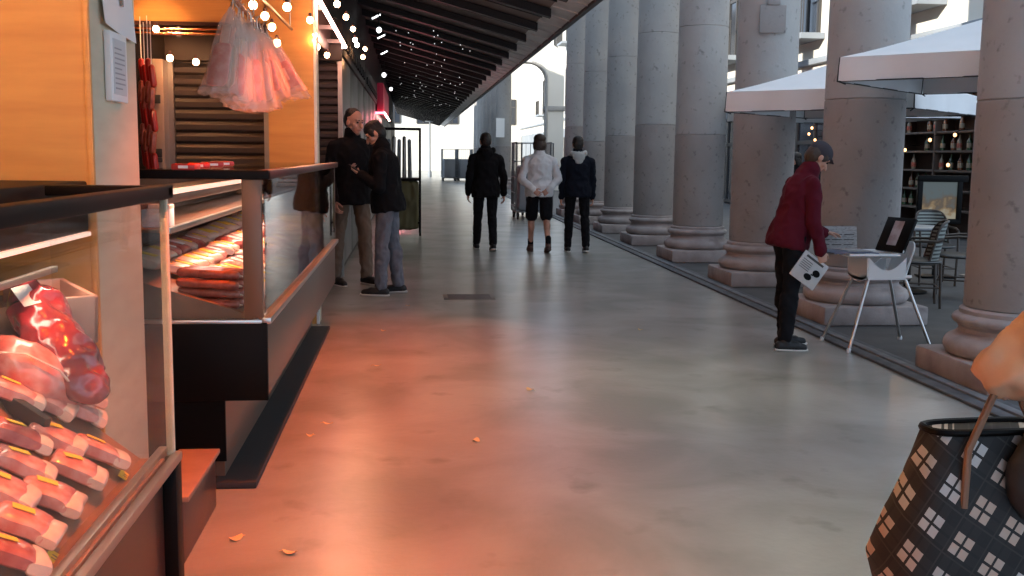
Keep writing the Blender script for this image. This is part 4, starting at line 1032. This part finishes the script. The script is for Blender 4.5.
    # shoes
    for (h, kn, an, ang) in legj:
        an = pel + an
        ft = V((0, math.cos(R(ang * .5)), (math.sin(R(ang * .5)) if ang > 0 else math.sin(R(ang * .6))))).normalized(); up = V((1, 0, 0)).cross(ft)
        b = MB(); heel = an + V((0, 0, -.035)) - ft * .045; toe = an + ft * .17 + V((0, 0, -.045))
        b.cap(heel, an + ft * .1 + V((0, 0, -.035)), .042, .046); b.cap(an + ft * .08 + V((0, 0, -.04)), toe, .045, .034); b.cap(an + V((0, 0, .02)), an + V((0, 0, -.02)), .047, .044)
        for v in b.bm.verts: v.co *= s
        so_ = b.remesh('shoe', shoes, t, .007, 3)
        b = MB(); b.loft([((an - ft * (.085) - up * .068) * s, V((1, 0, 0)), up, .02 * s, .011 * s), ((an - ft * .05 - up * .066) * s, V((1, 0, 0)), up, .044 * s, .013 * s), ((an + ft * .08 - up * .066) * s, V((1, 0, 0)), up, .05 * s, .013 * s), ((an + ft * .17 - up * .066) * s, V((1, 0, 0)), up, .042 * s, .012 * s), ((an + ft * .212 - up * .064) * s, V((1, 0, 0)), up, .018 * s, .01 * s)], 14)
        b.build('sole', sole, so_)
        if socks:
            b = MB(); b.cap(an + V((0, 0, .0)), an + V((0, -.0, .11)), .044, .043)
            for v in b.bm.verts: v.co *= s
            b.build('sock', socks, t)
    if glasses:
        b = MB()
        for sx in (-1, 1): b.tube([Hd(sx * .032 + .02 * math.cos(a * PI / 6), .098, .01 + .015 * math.sin(a * PI / 6)) * s for a in range(12)], .0022, 5, closed=True); b.tube([Hd(sx * .052, .098, .014) * s, Hd(sx * .08, .0, .012) * s], .0022, 5)
        b.build('glasses', m_black, t)
    t['_w'] = 1
    del t['_w']
    return t, [(V(a[2]) * s, a[3]) for a in armj]

down = ((-.12, .02, -1), (-.05, .12, -1)), ((.12, .02, -1), (.05, .12, -1))
# three walkers, backs to the camera
person('person walking away in a black hooded jacket and black jeans, alone ahead of the cage', (1.14, 16.1, 0), R(4), 1.80, 3, 0, 6, legs=((16, 4, 1), (-8, 14, -1)), arms=(((-.2, -.1, -1), (-.02, .35, -1)), ((.24, -.12, -1), (.06, .2, -1))), top=m_blackcloth, bottom=m_bjean, hood=m_blackcloth, jacket_len=.13)
person('person walking away in a white sweatshirt and black shorts, hands clasped behind the back', (1.92, 15.75, 0), R(2), 1.75, 2, legs=((10, 6, 1), (-10, 16, 1)), arms=(((-.32, -.22, -1), (.62, -.4, -.62)), ((.32, -.22, -1), (-.62, -.42, -.62))), top=m_whitecloth, bottom=m_bjean, shorts=True, hair=m_hairb, hairstyle='full', shoes=m_shoeb, socks=m_bjean, sole=m_shoeb,
    hands=[{'n': (0, -1, .2), 'd': (.75, -.12, -.5), 'thumb': (0, 0, 1), 'curl': (20, 25, 20)}, {'n': (0, 1, -.1), 'd': (-.75, -.12, -.5), 'thumb': (0, 0, 1), 'curl': (30, 35, 30)}])
person('person walking away in a navy hoodie with pale grey hood, beside the columns', (2.5, 15.75, 0), R(-1), 1.735, 1, legs=((4, 2, 3), (-6, 8, 3)), arms=down, top=m_navy, bottom=m_bjean, hood=m_greycloth)
# two men by the second counter
tall, _ = person('taller man in black jacket and brown trousers, facing the corridor by the counter end', (-.66, 11.75, 0), R(215), 1.93, 3, headp=10, heady=14, legs=((8, 8, 4), (-5, 0, 5)), arms=(((-.12, .25, -1), (.35, .95, .08)), ((.2, -.06, -1), (-.05, .35, -1))), top=m_blackcloth, bottom=m_khaki, hairstyle='thin', hair=m_hair, jacket_len=.12,
    hands=[{'n': (.2, 0, -1), 'curl': (30, 40, 35), 'thumb': (1, 0, .2)}, {'n': (-1, .1, 0)}])
short, wj = person('man in black jacket and grey jeans, head bowed over a phone at the counter end', (-.24, 10.9, 0), R(80), 1.79, 6, headp=30, heady=8, legs=((5, 4, 3), (-4, 3, 4)), arms=(((-.12, .0, -1), (.25, .75, .45)), ((.15, .0, -1), (.02, .2, -1))), top=m_blackcloth, bottom=m_jean, beard=True, jacket_len=.1,
    hands=[{'n': (.2, -.3, 1), 'curl': (35, 45, 35), 'thumb': (1, 0, .2)}, {'n': (-1, .1, 0)}])
bpy.context.view_layer.update()
w, f = wj[0]; pw = short.matrix_world @ (w + f.normalized() * .085)
t = thing('phone', 'black phone in the hand of the man with bowed head', 'phone', pw, R(75)); MB().box((-.036, -.07, .014), (.036, .07, .023), .003).build('case', m_black, t).rotation_euler = (R(34), 0, 0); MB().box((-.032, -.064, .023), (.032, .064, .0238)).build('screen', m_win, t).rotation_euler = (R(34), 0, 0)
# woman reading at the high chair
wom, wj = person('woman in maroon jacket and grey cap bending over papers at the high chair', (2.86, 7.72, 0), R(-84), 1.6, 15, headp=24, legs=((4, 2, 2), (-3, 2, 2)), arms=(((-.1, .3, -1), (.1, 1, -.62)), ((.14, -.02, -1), (.0, .3, -1))), top=m_maroonc, bottom=m_bjean, hair=m_hairb, hairstyle='short', cap=m_capc, female=True, jacket_len=.1,
    hands=[{'n': (.1, -.2, -1), 'd': (0, 1, -.05), 'curl': (12, 20, 15), 'thumb': (1, 0, 0)}, {'n': (-1, 0, -.1), 'd': (0, .35, -1), 'curl': (50, 60, 40), 'thumb': (0, 1, .3)}])
bpy.context.view_layer.update()
w, f = wj[1]; pw = wom.matrix_world @ (w + f.normalized() * .09)
m_book = M('booklet cover', (.55, .55, .54), .6, c2=(.45, .44, .43), scale=6)
t = thing('booklet', 'white booklet with dark blots hanging from the hand of the woman in maroon', 'booklet', pw + V((-.05, 0, 0)), R(0)); t.rotation_euler = (0, R(35), R(4))
MB().box((-.13, -.006, -.185), (.1, .006, .03), .002).build('pages', m_book, t)
a = MB(); a.ell((.045, -.0075, -.07), (.032, .0015, .026)); a.ell((.0, -.0075, -.125), (.034, .0015, .024)); a.box((.01, -.0085, -.1), (.03, -.0065, -.09)); a.build('dark_blots', m_black, t)
a = MB(); [a.box((-.11, -.0075, -.03 - q * .016), (-.02, -.006, -.025 - q * .016)) for q in range(5)]; a.box((-.1, -.0075, -.005), (.06, -.006, .012)); a.build('print_lines', m_frame, t)
person('dark haired person standing far back on the terrace, only the head showing behind the woman', (6.0, 16.0, 0), R(100), 1.52, 2, legs=((2, 0, 3), (-2, 0, 3)), arms=down, top=m_blackcloth, bottom=m_bjean, hairstyle='full')
# person in orange at the frame edge
po, wj = person('person in orange puffer jacket at the frame edge, carrying the tartan bag', (1.93, 2.14, 0), R(0), 1.84, 2, legs=((8, 4, 3), (-8, 10, 3)), arms=(((-.5, .1, -.8), (-.55, .2, -.55)), ((.3, .0, -1), (.1, .5, -.9))), top=m_puffer, bottom=m_bjean, hair=m_hairb, hairstyle='full', female=True, puffer=True, jacket_len=.2,
    hands=[{'n': (.9, .1, -.3), 'curl': (70, 75, 50), 'thumb': (0, 1, 0)}, {'n': (-1, .1, 0)}])
bpy.context.view_layer.update()
w, f = wj[0]; pw = po.matrix_world @ (w + f.normalized() * .06)
print('ORANGE HAND', pw, 'want', on_y(985, 392, 2.2))
# tartan bag
t = thing('tartan_bag', 'black and white tartan shopping bag with brown strap held at the frame edge', 'bag', (1.335, 2.28, .40), R(4))
b = MB(); secs = []
for z, rx, ry in ((0, .2, .1), (.03, .235, .12), (.12, .25, .125), (.24, .215, .105), (.33, .175, .085), (.41, .15, .06), (.43, .145, .05)):
    ring = []
    for k_ in range(28):
        a_ = 2 * PI * k_ / 28; ca, sa = math.cos(a_), math.sin(a_)
        ring.append(V((abs(ca) ** .6 * math.copysign(1, ca) * rx + .008 * math.sin(z * 40 + k_), abs(sa) ** .6 * math.copysign(1, sa) * ry, z)))
    secs.append(ring)
b.rings(secs); b.build('body', tartan_mat(), t)
b = MB(); b.tube([(abs(math.cos(q * PI / 12)) ** .6 * math.copysign(1, math.cos(q * PI / 12)) * .148, abs(math.sin(q * PI / 12)) ** .6 * math.copysign(1, math.sin(q * PI / 12)) * .053, .432) for q in range(24)], .009, 8, closed=True); b.build('rim', m_black, t)
hp = t.matrix_basis if False else None
bpy.context.view_layer.update()
loc = Matrix.Translation(V((1.335, 2.28, .40))) @ Matrix.Rotation(R(4), 4, 'Z'); lp = loc.inverted() @ pw
m_strap = M('brown leather strap', (.22, .11, .06), .5)
for s_, y in ((0, -.075),):
    MB().tube([(-.1, y * 1.2, .27), (-.09, y * 1.05, .40), lp.lerp(V((-.08, y, .42)), .4), lp + V((0, 0, -.0)), lp + V((.03, 0, -.01)), lp.lerp(V((.1, y, .42)), .5), (.1, y, .40), (.1, y * 1.1, .30)], .009, 8).build('strap', m_strap, t)
t = thing('black_pouch', 'black pouch hanging over the tartan bag', 'pouch', (1.47, 2.2, .63), R(10)); a = MB(); a.ell((0, 0, .11), (.13, .06, .13)); a.ell((.04, 0, .06), (.13, .065, .09)); a.remesh('pouch', m_blackmat, t, .008, 3, .006, 9, (1, 1, 1)); MB().tube([(-.08, 0, .2), (-.02, .0, .3), (.08, 0, .2)], .008, 6).build('cord', m_black, t)

# ------------------------------------------------------------------ light
w = bpy.data.worlds.new('World'); SC.world = w; w.use_nodes = True
bg = w.node_tree.nodes['Background']; bg.inputs[0].default_value = (.58, .75, .98, 1); bg.inputs[1].default_value = 1.3
sun = bpy.data.lights.new('sun', 'SUN'); sun.energy = 5.6; sun.color = (1, .93, .82); sun.angle = R(.6)
so = bpy.data.objects.new('sun', sun); COL.objects.link(so)
so.rotation_euler = V((-1, -.6, .36)).to_track_quat('Z', 'Y').to_euler()
